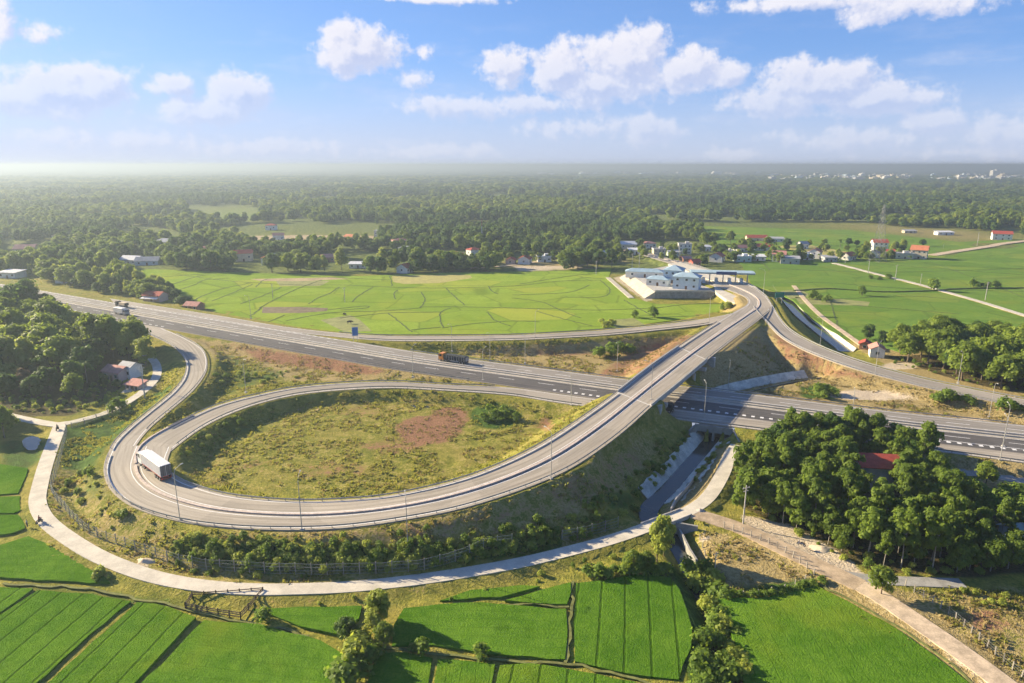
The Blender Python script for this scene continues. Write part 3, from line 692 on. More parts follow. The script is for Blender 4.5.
# ------------------------------------------------------------------ rice fields
def rice(name, c0, c1, line=.3, sp=2.6, warm=.5):
    m, nt, b = new_mat(name); k = NB(nt); pos = k.pos()
    r = k.attr('row').outputs['Fac']
    n1 = k.noise(pos, .07, 3, .6); n2 = k.noise(pos, .5, 3, .6); n3 = k.noise(pos, 2.6, 3, .7)
    f = k.math('ADD', k.math('MULTIPLY', n1, .35), k.math('ADD', k.math('MULTIPLY', n2, .3), k.math('MULTIPLY', n3, .35)))
    col = k.mix(k.sstep(f, .36, .66), c4(c0), c4(c1))
    n0 = k.noise(pos, .022, 4, .65); col = k.mix(k.math('MULTIPLY', k.sstep(n0, .48, .68), warm), col, c4((c1[0]*1.9, c1[1]*1.12, c1[2])))
    n5 = k.noise(pos, .16, 4, .7); col = k.mix(k.math('MULTIPLY', k.sstep(n5, .58, .70), .45), col, c4((c0[0]*.7, c0[1]*.7, c0[2]*.8)))
    x = k.math('ADD', r, k.math('MULTIPLY', k.math('SUBTRACT', n2, .5), .55))
    fr = k.math('ABSOLUTE', k.math('SUBTRACT', k.math('FRACT', k.math('DIVIDE', x, sp)), .5))
    ln = k.math('MULTIPLY', k.sstep(fr, .075, .02), k.math('MULTIPLY', k.sstep(n3, .25, .6), line))
    col = k.mix(ln, col, c4(tuple(x_*.35 for x_ in c0)))
    if 'far' in name or 'cool' in name:      # small plots parted by low grassy bunds
        st = k.vmath('MULTIPLY', pos, (.030, .042, 0)); st = k.vmath('ADD', st, k.vmath('MULTIPLY', k.n('ShaderNodeTexNoise').outputs[1], (0, 0, 0)))
        ve = k.n('ShaderNodeTexVoronoi', feature='DISTANCE_TO_EDGE'); ve.inputs['Scale'].default_value = 1; ve.inputs['Randomness'].default_value = .62; k.link(st, ve.inputs['Vector'])
        vc = k.n('ShaderNodeTexVoronoi'); vc.inputs['Scale'].default_value = 1; vc.inputs['Randomness'].default_value = .62; k.link(st, vc.inputs['Vector'])
        tint = k.n('ShaderNodeSeparateColor'); k.link(vc.outputs['Color'], tint.inputs[0])
        col = k.mix(k.math('MULTIPLY', tint.outputs[0], .5), col, c4((c0[0]*.78, c0[1]*.86, c0[2]*.8)))
        col = k.mix(k.math('MULTIPLY', k.sstep(tint.outputs[1], .78, .95), .45), col, c4((c1[0]*1.3, c1[1]*1.0, c1[2]*1.1)))
        col = k.mix(k.math('MULTIPLY', k.sstep(k.math('ADD', ve.outputs['Distance'], k.math('MULTIPLY', k.math('SUBTRACT', n3, .5), .02)), .024, .008), .32), col, c4((.07, .10, .025)))
    k.link(col, b.inputs['Base Color']); b.inputs['Roughness'].default_value = .95; b.inputs['Specular IOR Level'].default_value = .0
    hgt = k.math('SUBTRACT', k.math('ADD', n3, k.math('MULTIPLY', k.noise(pos, 7, 2, .6), .6)), k.math('MULTIPLY', ln, .6))
    k.link(k.bump(hgt, .8, .35), b.inputs['Normal'])
    return m
m_rice = rice('rice', (.058, .145, .010), (.125, .24, .022), .75, 4.2)
m_rice2 = rice('rice_plain', (.06, .15, .010), (.13, .25, .024), .22, 2.2)
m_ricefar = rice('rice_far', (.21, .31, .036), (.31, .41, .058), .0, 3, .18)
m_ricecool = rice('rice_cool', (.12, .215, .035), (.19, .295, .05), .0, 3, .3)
def field(pts, mat, rowdir=None, z=.35, name='rice_field', thick=.6):
    P = [at(p[0], p[1], z) for p in pts]; Q = [(p[0], p[1]) for p in P]
    if mat in (m_rice, m_rice2):     # rounded, uneven edges
        S = []
        for i in range(len(Q)):
            a = np.array(Q[i]); c = np.array(Q[(i+1) % len(Q)]); L = np.linalg.norm(c-a); n = max(1, int(L/2.5))
            for t in range(n):
                p = a+(c-a)*t/n
                if t: p = p+rng.normal(0, .13, 2)
                S.append((p[0], p[1]))
        Q = S
    o = MB().prism(Q, z-thick, z).build(name, mat)
    if rowdir:
        a = np.array(at(*rowdir[0], z))[:2]; c = np.array(at(*rowdir[1], z))[:2]; d = (c-a)/np.linalg.norm(c-a); n = np.array([-d[1], d[0]])
    else: n = np.array([1, 0])
    co = np.array([v.co[:] for v in o.data.vertices]); at_ = o.data.attributes.new('row', 'FLOAT', 'POINT'); at_.data.foreach_set('value', (co[:, :2]@n).astype(np.float32))
    o['kind'] = 'structure'; return o
R1 = ((135, 600), (38, 690)); RV = ((632, 575), (632, 675))
field([(-30, 462), (0, 464), (28, 468), (23, 482), (18, 493), (-30, 497)], m_rice2)
field([(-30, 498), (20, 496), (21, 510), (14, 513), (-30, 512.5)], m_rice2)
field([(-30, 515), (18, 514.5), (24, 523), (25, 528), (12, 533), (-30, 537)], m_rice2)
field([(-40, 552), (0, 545), (28, 536), (50, 545), (80, 563), (104, 576), (110, 582), (88, 583), (50, 580), (-40, 574)], m_rice2, ((0, 580), (100, 582)))
field([(-60, 584), (0, 587), (33, 588.5), (0, 612), (-60, 652)], m_rice, R1)
field([(38, 590), (80, 593), (131, 601), (90, 634), (30, 688), (-20, 735), (-120, 735), (-60, 656), (0, 615)], m_rice, R1)
field([(137, 602), (170, 607), (196, 617), (165, 650), (125, 692), (80, 740), (-10, 740), (40, 690)], m_rice, R1)
field([(204, 620), (260, 624), (320, 640), (345, 655), (342, 690), (330, 740), (85, 740), (135, 690), (175, 650)], m_rice2, ((204, 640), (330, 655)))
field([(252, 609), (300, 606.5), (362, 605.5), (359, 618), (338, 634), (300, 626), (275, 616)], m_rice2, ((256, 612), (360, 614)))
field([(404, 608), (440, 604), (481, 602), (530, 606), (566, 608.5), (567, 640), (565, 659), (512, 655.5), (431, 644.5), (392, 646), (394, 624)], m_rice2, ((404, 620), (560, 625)))
field([(505, 600), (540, 590), (571, 582), (571, 592), (567, 604), (530, 602.5)], m_rice2)
field([(440, 600.5), (481, 597), (500, 597), (540, 586), (520, 585), (470, 590)], m_rice2)
field([(576, 583), (604, 580), (632, 574.5), (655, 574.5), (671, 578), (680, 590), (687, 610), (692, 628), (691, 648), (683, 664), (679, 679.5), (632, 674), (575, 661), (574, 620)], m_rice, RV)
field([(500, 665), (530, 663), (565, 668), (632, 681), (660, 690), (700, 740), (480, 740)], m_rice, RV)
field([(376, 653), (404, 652), (432, 658), (427, 690), (420, 740), (355, 740), (366, 690)], m_rice2, ((380, 670), (430, 675)))
field([(438, 659), (470, 661), (495, 664), (490, 690), (480, 740), (428, 740), (433, 690)], m_rice2)
field([(718, 599), (768, 597), (803, 584), (818, 586), (848, 601), (888, 623), (930, 652), (968, 682), (1010, 720), (1020, 740), (760, 740), (745, 690), (736, 645), (726, 618)], m_rice2, ((818, 586), (890, 690)))
# the far rice fields
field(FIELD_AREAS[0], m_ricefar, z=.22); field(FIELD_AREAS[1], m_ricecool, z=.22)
m_yel = plain('ripening_rice', (.36, .33, .10), .9, .2, .3); m_mud = plain('ploughed_mud', (.17, .13, .075), .95, .3, .3); m_olive = plain('stubble', (.24, .25, .08), .9, .25, .2)
def patch(pts, mat, z=.23, name='fallow_patch'): return sheet(name, pts, z, mat, .1)
patch([(392, 276), (425, 275), (470, 275), (472, 278), (440, 283), (405, 284), (393, 282)], m_yel)
patch([(263, 307), (300, 307), (328, 308), (327, 311), (300, 313), (262, 313)], m_mud)
patch([(320, 320), (350, 315), (360, 320), (372, 331), (345, 332)], m_olive)
patch([(276, 281), (300, 280), (330, 281), (320, 286), (280, 286)], m_olive)
patch([(610, 320), (634, 318), (645, 325), (615, 327)], m_olive)
patch([(775, 246), (810, 245), (848, 252), (842, 259), (800, 252)], m_yel)
patch([(795, 297), (840, 299), (870, 302), (868, 306), (800, 304)], m_olive)
patch([(780, 291), (800, 289), (812, 296), (790, 299)], m_olive)
patch([(245, 236), (310, 235), (374, 236), (372, 241), (300, 243), (248, 241)], plain('tan_earth', (.36, .27, .15), .95, .25, .1), .1)
patch([(250, 279), (330, 277.5), (350, 279), (300, 281), (262, 281)], plain('tan_earth', (.36, .27, .15)), .235)
m_bund = plain('bund_grass', (.08, .115, .028), .95, .3, .8)
def bund(pts, w=.65, h=.34, name='paddy_bund', mat=None):
    P = spline(np.array([at(p[0], p[1], .25) for p in pts]), 8)
    P, _ = resample(P, 2.0); P[:, :2] += rng.normal(0, .22, (len(P), 2))
    v, q = wall_geo(P, w, -.15, h-.25); o = mesh_obj(name, v, q, mat or m_bund); o['kind'] = 'structure'; return o
for b_ in ([(256, 287), (262, 281), (268, 279)], [(259, 310), (263, 306), (290, 292), (310, 284), (322, 280)], [(308, 304), (318, 298), (330, 293), (339, 287)], [(352, 302), (358, 296), (368, 290), (373, 287)],
  [(395, 299), (394, 294), (397, 290)], [(421, 307), (425, 300), (421, 292)], [(446, 288), (455, 297), (465, 305)], [(488, 286), (492, 291), (498, 294)],
  [(180, 275), (230, 281), (260, 283), (300, 285), (340, 285), (388, 287), (440, 288), (512, 286), (560, 281), (600, 280)], [(285, 321), (310, 316), (340, 312), (380, 311), (420, 308), (421, 307), (470, 307), (512, 308), (560, 309), (600, 310), (655, 308)],
  [(325, 310), (365, 306), (366, 308), (340, 310)], [(388, 313), (400, 322), (412, 332)], [(443, 328), (440, 318), (441, 312), (450, 308)], [(443, 328), (470, 324), (512, 321), (540, 322)], [(487, 312), (495, 320), (510, 326)],
  [(412, 330), (440, 327)], [(192, 302), (200, 297), (225, 288), (250, 283)], [(212, 301), (230, 294), (253, 284)], [(240, 304), (262, 296), (282, 287)], [(158, 290), (195, 277), (225, 272)], [(170, 293), (196, 284), (205, 280), (228, 278)], [(130, 281), (160, 277), (205, 274)],
  [(263, 306), (256, 312), (250, 316)], [(268, 322), (285, 315)], [(512, 298), (530, 300), (545, 303), (560, 310), (580, 318)], [(590, 285), (570, 292), (540, 294), (512, 295)], [(600, 280), (610, 290), (600, 297), (560, 297)], [(580, 277), (606, 279)], [(520, 284), (570, 276), (600, 273)],
  [(536, 311), (560, 318), (592, 326)], [(624, 300), (640, 309), (655, 317)], [(655, 308), (690, 304), (726, 303.5)], [(390, 276), (392, 286)], [(300, 276), (345, 278), (390, 280)], [(640, 318), (690, 316), (715, 313)], [(440, 312), (388, 313), (340, 318)]):
    bund(b_)
for b_ in ([(772, 268), (830, 271), (900, 272), (1040, 268)], [(770, 282), (830, 283), (900, 288), (1040, 292)], [(780, 232), (850, 236), (960, 247)], [(850, 305), (900, 309), (960, 314)], [(820, 300), (905, 296), (960, 300)], [(930, 262), (980, 280), (1030, 300)], [(830, 300), (836, 320), (842, 336)], [(730, 240), (800, 241), (900, 247)],
  [(860, 262), (930, 268), (1040, 276)], [(742, 258), (760, 262), (770, 270)]):
    bund(b_, .7, .32)
bund([(793, 291), (830, 289), (880, 292), (930, 291), (960, 289), (1040, 288)], 1.4, .8)
# dark bank of the near fields' dykes
for b_ in ([(0, 584), (40, 586), (90, 588), (135, 598), (170, 603), (200, 612), (250, 622), (310, 636)], [(572, 580), (572, 610), (570, 640), (568, 664)], [(380, 647), (430, 652), (500, 660), (570, 664), (632, 678), (690, 690)], [(500, 604), (530, 604), (570, 606)], [(820, 583), (860, 604), (900, 628), (940, 655), (985, 692)]):
    bund(b_, .5, .24, mat=plain('dyke_grass', (.16, .17, .05), .95, .35, .9))
# ------------------------------------------------------------------ plants
def leaves(clumps, size, upb=.35, inner=.55):
    V = []; T = []
    for (c, R, n) in clumps:
        d = rng.normal(size=(n, 3)); d /= np.linalg.norm(d, axis=1)[:, None]
        d[:, 2] = np.where(d[:, 2] < -.5, -d[:, 2]*.6, d[:, 2])
        r = inner+(1.06-inner)*rng.random(n)**.55; far_ = rng.random(n) < .16; r = np.where(far_, 1.0+.45*rng.random(n), r)
        p = np.array(c)+d*r[:, None]*np.array(R)
        nn = d+rng.normal(0, .3, (n, 3))+np.array([0, 0, upb]); nn /= np.linalg.norm(nn, axis=1)[:, None]
        a = np.cross(nn, rng.normal(size=(n, 3))); a /= np.linalg.norm(a, axis=1)[:, None]+1e-9
        b = np.cross(nn, a); s = size*(.55+.9*rng.random(n))[:, None]; w = (.5+.35*rng.random(n))[:, None]
        V.append(np.stack([p-a*s, p-b*s*w+nn*s*.12, p+a*s, p+b*s*w-nn*s*.1], 1)*1.0)
        T.append(np.clip(.25+.5*rng.random()+rng.normal(0, .2, n), 0, 1))
    V = np.concatenate(V); T = np.concatenate(T); n = len(V)
    return V.reshape(-1, 3), np.arange(n*4).reshape(n, 4), T
def crown_mesh(name, clumps, size, mat, **k):
    v, f, t = leaves(clumps, size, **k)
    return mesh_obj(name, v, f, mat, None, {'tint': ('FACE', t)})
m_bark = plain('bark', (.16, .125, .09), .95, .3, 3); m_barkp = plain('pale_bark', (.3, .27, .22), .95, .3, 3)
L_acacia = leaf_mat('acacia_leaves', (.055, .102, .015), (.235, .32, .044), .5)
L_broad = leaf_mat('broad_leaves', (.085, .14, .022), (.31, .39, .06), .54)
L_pale = leaf_mat('pale_leaves', (.15, .21, .032), (.46, .50, .10), .52)
L_dark = leaf_mat('dark_leaves', (.036, .082, .016), (.135, .22, .04), .45)
L_bush = leaf_mat('bush_leaves', (.07, .135, .018), (.25, .34, .05), .48)
L_dry = leaf_mat('dry_leaves', (.12, .10, .04), (.30, .25, .10), .3)
L_rust = leaf_mat('rust_leaves', (.09, .055, .025), (.20, .13, .055), .3)
def crown_clumps(h, r, base, k, n, flat=1.0, lop=.25):
    """uneven crown of k clumps between height base and h"""
    out = []; ch = h-base
    for i in range(k):
        t = (i+.5)/k; z = base+ch*(.12+.78*t)
        rr = r*math.sin(PI*(.18+.74*t))**.8
        a = 2.4*i+rng.random()*1.2; q = rr*(.35+.5*rng.random()) if i < k-1 else rr*.15
        cr = r*(.27+.22*rng.random())
        out.append(((q*math.cos(a)+lop*rng.normal(), q*math.sin(a)+lop*rng.normal(), z+.3*rng.normal()), (cr, cr, cr*(.72+.2*rng.random())*flat), int(n*(cr/r)**2*9/k*1.25)))
    return out
def trunk_mesh(clumps, h0, rad, lean, mat, name='trunk'):
    mb = MB(); top = (lean[0], lean[1], h0)
    mb.tube([(0, 0, -.4), (lean[0]*.2, lean[1]*.2, h0*.35), (lean[0]*.6, lean[1]*.6, h0*.7), top], [rad*1.35, rad, rad*.8, rad*.6], 7)
    for c, R, n in clumps[::2]:
        mid = ((top[0]+c[0])*.5+.1, (top[1]+c[1])*.5, (h0*.8+c[2])*.5)
        mb.tube([(top[0]*.8, top[1]*.8, h0*.8), mid, (c[0], c[1], c[2])], [rad*.5, rad*.34, rad*.12], 5)
    return mb.build(name, mat)
def make_tree(name, label, cat, h, r, base, k, n, leafm, bark, size=.34, rad=.16, flat=1.0, lop=.3, group=None, inner=.55):
    cl = crown_clumps(h, r, base, k, n, flat, lop)
    root = empty(name, (0, 0, 0), 0, label, cat, group)
    t = trunk_mesh(cl, base+(h-base)*.45, rad, (rng.normal()*.25, rng.normal()*.25), bark); t.parent = root
    c = crown_mesh('crown', cl, size, leafm, inner=inner); c.parent = root
    return root
def make_palm(label):
    root = empty('palm_tree', (0, 0, 0), 0, label, 'palm tree')
    MB().tube([(0, 0, -.4), (.2, .1, 3), (.5, .15, 6), (.9, .2, 8.4)], [.24, .17, .14, .12], 7).build('trunk', m_barkp, root)
    V = []; Fc = []; T = []
    for i in range(17):
        a = 2*PI*i/17+rng.random()*.3; el = .9-1.1*rng.random(); L = 3.2+rng.random()*.7; P = []
        for t in np.linspace(0, 1, 9):
            rr = L*t*math.cos(el*(1-t*.7)); zz = L*t*math.sin(el)-1.9*t*t
            P.append((.9+rr*math.cos(a), .2+rr*math.sin(a), 8.4+zz))
        P = np.array(P); sx, sy = -math.sin(a), math.cos(a)
        for j in range(8):
            for s in (-1, 1):
                w = .75*math.sin(PI*(j+1)/9.5)+.1
                p, q = P[j], P[j+1]; e = np.array([sx*s*w, sy*s*w, -.3*w])
                n0 = len(V); V += [p, q, q+e*.7+(q-p)*.5, p+e]; Fc.append((n0, n0+1, n0+2, n0+3)); T.append(rng.random())
    mesh_obj('crown', V, Fc, L_bush, root, {'tint': ('FACE', T)})
    return root
def make_shrub(name, label, cat, r, h, n, leafm, k=5, group=None, size=.24):
    cl = []
    for i in range(k):
        a = rng.random()*6.28; q = r*.55*rng.random(); cr = r*(.45+.3*rng.random())
        cl.append(((q*math.cos(a), q*math.sin(a), h*(.3+.4*rng.random())), (cr, cr, h*.42), n//k))
    root = empty(name, (0, 0, 0), 0, label, cat, group)
    mb = MB()
    for c, R, _ in cl: mb.tube([(0, 0, -.2), (c[0]*.5, c[1]*.5, c[2]*.5), c[0:3]], [.07, .05, .02], 5)
    mb.build('stem', m_bark, root); c = crown_mesh('crown', cl, size, leafm, inner=.35); c.parent = root
    return root
PROTO = {}
def proto(key, fn): PROTO[key] = [fn, [], 0]
def place(protos, x, y, z, s=1.0, sz=None, rz=None, label=None, cat=None, group=None):
    """stand a copy of one of the given kinds at a spot; the first of each kind is the thing itself"""
    key = random.choice(protos) if isinstance(protos, (list, tuple)) else protos
    P = PROTO[key]
    if not P[1]: o = P[0](); P[1].append(o)
    else: o = copy_tree(P[1][0]); P[1].append(o)
    o.location = (x, y, z); o.rotation_euler = (0, 0, random.random()*6.28 if rz is None else rz)
    o.scale = (s, s, sz if sz else s*random.uniform(.88, 1.14))
    for a, v in (('label', label), ('category', cat), ('group', group)):
        if v: o[a] = v
        elif a == 'group' and 'group' in o: del o['group']
    return o
for i in range(4):
    proto('ac%d' % i, lambda i=i: make_tree('acacia_tree', '', 'tree', (8.6, 9.6, 7.6, 10.2)[i], (2.9, 2.6, 3.1, 2.5)[i], (1.8, 3.0, 1.4, 3.6)[i], (17, 16, 16, 17)[i], 1700, L_acacia, m_barkp, .30, .12))
for i in range(3):
    proto('br%d' % i, lambda i=i: make_tree('broadleaf_tree', '', 'tree', (9.5, 11, 8)[i], (3.9, 4.2, 3.6)[i], (2.2, 2.8, 1.6)[i], (20, 22, 18)[i], 2100, (L_broad, L_broad, L_dark)[i], m_bark, .38, .2))
for i in range(2):
    proto('pa%d' % i, lambda i=i: make_tree('feathery_tree', '', 'tree', (9.0, 10.5)[i], (3.2, 2.9)[i], (1.6, 2.0)[i], 18, 1900, L_pale, m_bark, .32, .15))
proto('dk0', lambda: make_tree('dark_tree', '', 'tree', 10.5, 3.6, 1.6, 19, 2100, L_dark, m_bark, .36, .2))
proto('ru0', lambda: make_tree('rusty_tree', '', 'tree', 7.0, 2.9, 1.4, 14, 1500, L_rust, m_bark, .33, .15))
proto('palm', lambda: make_palm(''))
proto('sh0', lambda: make_shrub('shrub', '', 'shrub', 1.7, 2.2, 620, L_bush, 5))
proto('sh1', lambda: make_shrub('shrub', '', 'shrub', 1.3, 2.9, 560, L_bush, 5))
proto('shp', lambda: make_shrub('pale_shrub', '', 'shrub', 1.6, 2.4, 560, L_pale, 5))
proto('shd', lambda: make_shrub('dry_shrub', '', 'shrub', 1.4, 1.6, 420, L_dry, 5, size=.2))
def wpoly(poly, z=0): return [at(p[0], p[1], z)[:2] for p in poly]
def scatter_in(poly, spacing, z=0, tries=30000, maxn=400, avoid=True):
    W = wpoly(poly, z); xs_ = [p[0] for p in W]; ys_ = [p[1] for p in W]; pts = []
    A = np.zeros((0, 2)); t = 0
    while t < tries and len(pts) < maxn:
        t += 1
        x = random.uniform(min(xs_), max(xs_)); y = random.uniform(min(ys_), max(ys_))
        if not bool(in_poly(np.array([x]), np.array([y]), W)[0]): continue
        if pts and np.min((A[:, 0]-x)**2+(A[:, 1]-y)**2) < spacing**2: continue
        pts.append((x, y)); A = np.array(pts)
    return pts
# the acacia grove right of the canal
G1 = [(737, 484), (752, 462), (790, 447), (850, 446), (905, 456), (925, 464), (918, 474), (938, 494), (985, 522), (1040, 550), (1040, 572), (985, 574), (925, 572), (880, 566), (838, 552), (800, 532), (768, 517), (740, 512)]
hole = wpoly([(858, 466), (890, 464), (894, 500), (882, 518), (864, 518), (858, 490)]); hole2 = wpoly([(930, 478), (1010, 500), (1010, 520), (960, 508), (925, 490)])
g1 = scatter_in(G1, 2.95, maxn=265)
for x, y in g1:
    if in_poly(np.array([x]), np.array([y]), hole)[0]: continue
    d = np.array(proj(x, y, 0)); back = d[1] < 470
    sc_ = random.uniform(.7, 1.18)*(1.0 if d[0] < 960 else .8)
    place(['ac0', 'ac1', 'ac2', 'ac3'] if not back else ['ac0', 'ac2', 'br2'], x, y, ground_z(x, y), sc_*.82, sc_*random.uniform(.85, 1.12), label='slender dark green tree in the crowded grove between the highway and the dirt track', cat='tree', group='trees of the grove below the highway')
# the wood at the left edge
G2 = [(-60, 330), (30, 330), (58, 336), (110, 345), (140, 352), (147, 368), (112, 362), (92, 384), (76, 398), (40, 400), (0, 396), (-60, 390)]
for x, y in scatter_in(G2, 5.6, maxn=95):
    p = proj(x, y, 0); key = ['br0', 'br1', 'br2'] if p[1] < 345 and p[0] < 60 else ['br0', 'br1', 'pa0', 'pa1', 'br2']
    if p[1] > 380: key = ['br2', 'br0', 'dk0', 'ru0'] if random.random() < .8 else ['palm']
    place(key, x, y, ground_z(x, y), (random.uniform(1.1, 1.5) if p[0] > 60 else random.uniform(1.3, 1.7)) if p[1] < 380 else random.uniform(.8, 1.1), label='broad tree or palm in the dense wood left of the curving exit ramp', cat='tree', group='trees of the left wood')
for px, py, s in ((-8, 326, 1.6), (4, 322, 1.55), (16, 325, 1.7), (28, 322, 1.5), (40, 325, 1.6), (52, 328, 1.35), (-20, 320, 1.5), (8, 333, 1.6), (34, 333, 1.5)):
    x, y, _ = at(px, py, 0); place(['br2', 'br0', 'dk0'], x, y, ground_z(x, y), s*1.22, label='tall dark tree in the clump hiding the left end of the highway', cat='tree', group='tall trees before the highway end')
G2b = [(-60, 415), (-5, 416), (6, 424), (12, 440), (-60, 450)]
for x, y in scatter_in(G2b, 4.0, maxn=10):
    place(['pa0', 'br0'], x, y, ground_z(x, y), random.uniform(.7, .95), label='yellow green tree at the left edge by the pale path junction', cat='tree', group='trees by the path junction')
# the wood beyond the right ramp
G3 = [(890, 360), (900, 350), (960, 345), (1060, 352), (1100, 385), (1060, 396), (1000, 389), (955, 380), (945, 370)]
for x, y in scatter_in(G3, 5.2, maxn=62):
    place(['br0', 'br1', 'br2', 'br0'], x, y, ground_z(x, y), random.uniform(1.05, 1.5), label='rounded tree in the wood beyond the ramp at the right edge', cat='tree', group='trees of the right wood')
def single(key, px, py, s, label, cat='tree', sz=None, group=None):
    x, y, z = on_ground(px, py); return place(key, x, y, z, s, sz, None, label, cat, group)
single('dk0', 868, 340, .75, 'dark tree left of the pink roofed house beyond the right ramp')
single('dk0', 882, 346, .6, 'small dark tree hugging the right side of the pink roofed house')
single('br0', 985, 487, .62, 'lone round topped tree on the verge right of the grove')
single('br2', 938, 476, .55, 'lone dark round tree on the strip between grove and highway')
single('br1', 881, 594, .5, 'small dark tree at the grove foot where the yard path leaves the dirt track')
single('pa1', 657, 562, .72, 'tall slim tree beside the path bridge over the canal', sz=.95)
single('pa1', 664, 556, .6, 'second slim tree close behind the tall one by the path bridge', sz=.82)
single('br0', 632, 572, .5, 'bushy tree left of the slim pair by the path bridge')
single('br0', 646, 571, .45, 'low bushy tree between the bushy and the slim trees by the canal wall')
single('pa0', 380, 622, .62, 'tallest bushy tree on the dyke between the near rice fields')
single('pa0', 374, 632, .5, 'pale bushy tree just below the tallest one on the paddy dyke')
single('br2', 348, 640, .5, 'round dark tree left of the tall bushy tree on the paddy dyke')
single('br0', 384, 645, .42, 'small dark tree right of the paddy dyke clump')
single('shp', 362, 650, 1.5, 'pale yellowish shrub in the middle of the paddy dyke clump', 'shrub')
single('shp', 355, 668, 1.7, 'yellowish shrub at the bottom end of the paddy dyke clump', 'shrub')
single('sh0', 350, 684, 1.9, 'green shrub on the bottom edge below the paddy dyke clump', 'shrub')
single('sh0', 372, 662, 1.3, 'low green shrub between the two yellowish dyke shrubs', 'shrub')
single('sh0', 264, 620, 1.0, 'small shrub alone on the dyke left of the bushy clump', 'shrub')
single('sh0', 419, 651, 1.0, 'small shrub on the dyke right of the bushy clump', 'shrub')
single('sh0', 480, 657, .9, 'tiny shrub on the dyke below the wide central rice field', 'shrub')
single('sh0', 120, 409, 1.6, 'bright green bush beside the pale path in the left wood', 'shrub')
single('sh1', 113, 414, 1.1, 'smaller green bush next to the bright one by the pale path', 'shrub')
single('palm', 147, 352, .75, 'lone palm by the bend of the pale path behind the ramp', 'palm tree')
single('dk0', 105, 387, .42, 'dark tree in front of the red roofed house in the left wood')
single('br2', 117, 388, .36, 'second dark tree in front of the red roofed house in the left wood')
single('sh1', 862, 296, 2.0, 'round bush beside the pale field path', 'shrub', group=None)
single('sh1', 934, 291, 2.6, 'largest round bush on the hedge bank right of the field path', 'shrub')
for px, s in ((974, 2.2), (985, 2.0), (996, 1.8)): single('sh0', px, 288, s, 'round bush in the row on the hedge bank at the far right field', 'shrub', group='row of bushes on the hedge bank')
single('sh0', 888, 279, 1.7, 'low bush on the green field beside the lamp post near the village', 'shrub')
for px, py in ((870, 279), (879, 280)): single('sh0', px, py, 1.2, 'low bush left of the lamp post bush on the green field', 'shrub', group='low bushes by the lamp post')
for px, py, s in ((812, 299, 2.0), (820, 300, 1.5), (826, 302, 1.7)): single('sh0', px, py, s, 'dark bush in the knot beside the canal head', 'shrub', group='bushes beside the canal head')
single('sh1', 654, 318, 2.3, 'round dark bush in the field above the far ramp', 'shrub'); single('sh1', 634, 318, 1.5, 'slim dark bush left of the round one above the far ramp', 'shrub')
for px, py, s in ((605, 328, 1.7), (612, 326, 1.5), (602, 324, 1.3)): single('shp', px, py, s, 'scrubby bush in the knot on the field edge above the far ramp', 'shrub', group='scrub above the far ramp')
single('shp', 728, 309, 1.8, 'pale bush on the yellow mound inside the toll road bend', 'shrub'); single('sh1', 722, 311, 1.4, 'green bush on the yellow mound inside the toll road bend', 'shrub')
for px, py, s in ((600, 357, 1.9), (612, 356, 2.1), (622, 354, 2.0), (630, 353, 1.5)): single('sh0', px, py, s, 'dark green bush in the thicket on the dry triangle', 'shrub', group='thicket on the dry triangle')
for px, py, s in ((484, 421, 1.1), (495, 420, 1.4), (506, 418, 1.3), (516, 421, 1.0), (490, 413, 1.0), (503, 411, .9)): single('sh0', px, py, s, 'bright green bush in the thicket inside the loop', 'shrub', group='thicket inside the loop')
for px, py, s in ((818, 394, 1.5), (826, 393, 1.3), (834, 396, 1.2), (822, 398, 1.2)): single('sh0', px, py, s, 'green bush on the bare ground beside the dry canal head', 'shrub', group='bushes on the bare ground')
for px, py, s in ((940, 403, 1.5), (950, 402, 1.8), (968, 404, 1.4), (1002, 409, 1.6), (1014, 411, 1.6)): single('sh0', px, py, s, 'low dark bush on the tan slope below the right ramp', 'shrub', group='bushes below the right ramp')
# hedge along the ditch between the rice fields
for i, (px, py) in enumerate([(700, 572), (706, 580), (714, 586), (704, 594), (716, 600), (722, 606), (708, 612), (718, 620), (727, 622), (712, 632), (722, 636), (732, 640), (706, 644), (716, 650), (728, 654), (704, 660), (714, 668), (726, 670), (736, 664), (702, 676), (712, 684), (730, 686), (740, 680), (720, 692), (705, 695), (690, 580), (696, 588)]):
    single(['sh0', 'sh1', 'shp', 'sh0'][i % 4], px, py, random.uniform(.8, 1.45), 'shrub in the overgrown ditch hedge between two near rice fields', 'shrub', group='shrubs of the ditch hedge')
for px in range(588, 672, 7): single('sh0', px, 578-abs(px-630)*.05-(4 if px > 615 else 0), random.uniform(.7, 1.0), 'shrub in the low hedge along the top of the striped rice field', 'shrub', group='hedge above the striped field')
for px in range(726, 826, 8): single('sh0', px, 597 - max(0, px-768)*.25, random.uniform(.45, .65), 'shrub in the low hedge above the right rice field', 'shrub', group='hedge above the right field')
for i in range(14): single(['sh0', 'sh1'][i % 2], 940+random.random()*90, 497+random.random()*24, random.uniform(1.1, 1.6), 'bright bush on the overgrown patch right of the grove', 'shrub', group='bushes right of the grove')
for i in range(8): single('shp', 955+random.random()*70, 592+random.random()*16, random.uniform(.35, .6), 'small leafy plant in the fenced plot at the bottom right', 'shrub', group='plants in the fenced plot')
for i in range(26): single(random.choice(['br0', 'br2', 'pa0', 'sh1', 'br1']), 60+i*4.7+random.uniform(-2, 2), 289+i*.55-random.random()*7 - (4 if i < 8 else 0), random.uniform(.55, .9), 'tree in the straggling row along the far side of the highway', 'tree', group='trees along the far side of the highway')
for px, s in ((140, .9), (152, .75)): single('dk0', px, 296, s, 'dark tree behind the white awning stall beside the highway', group='dark trees by the awning stall')
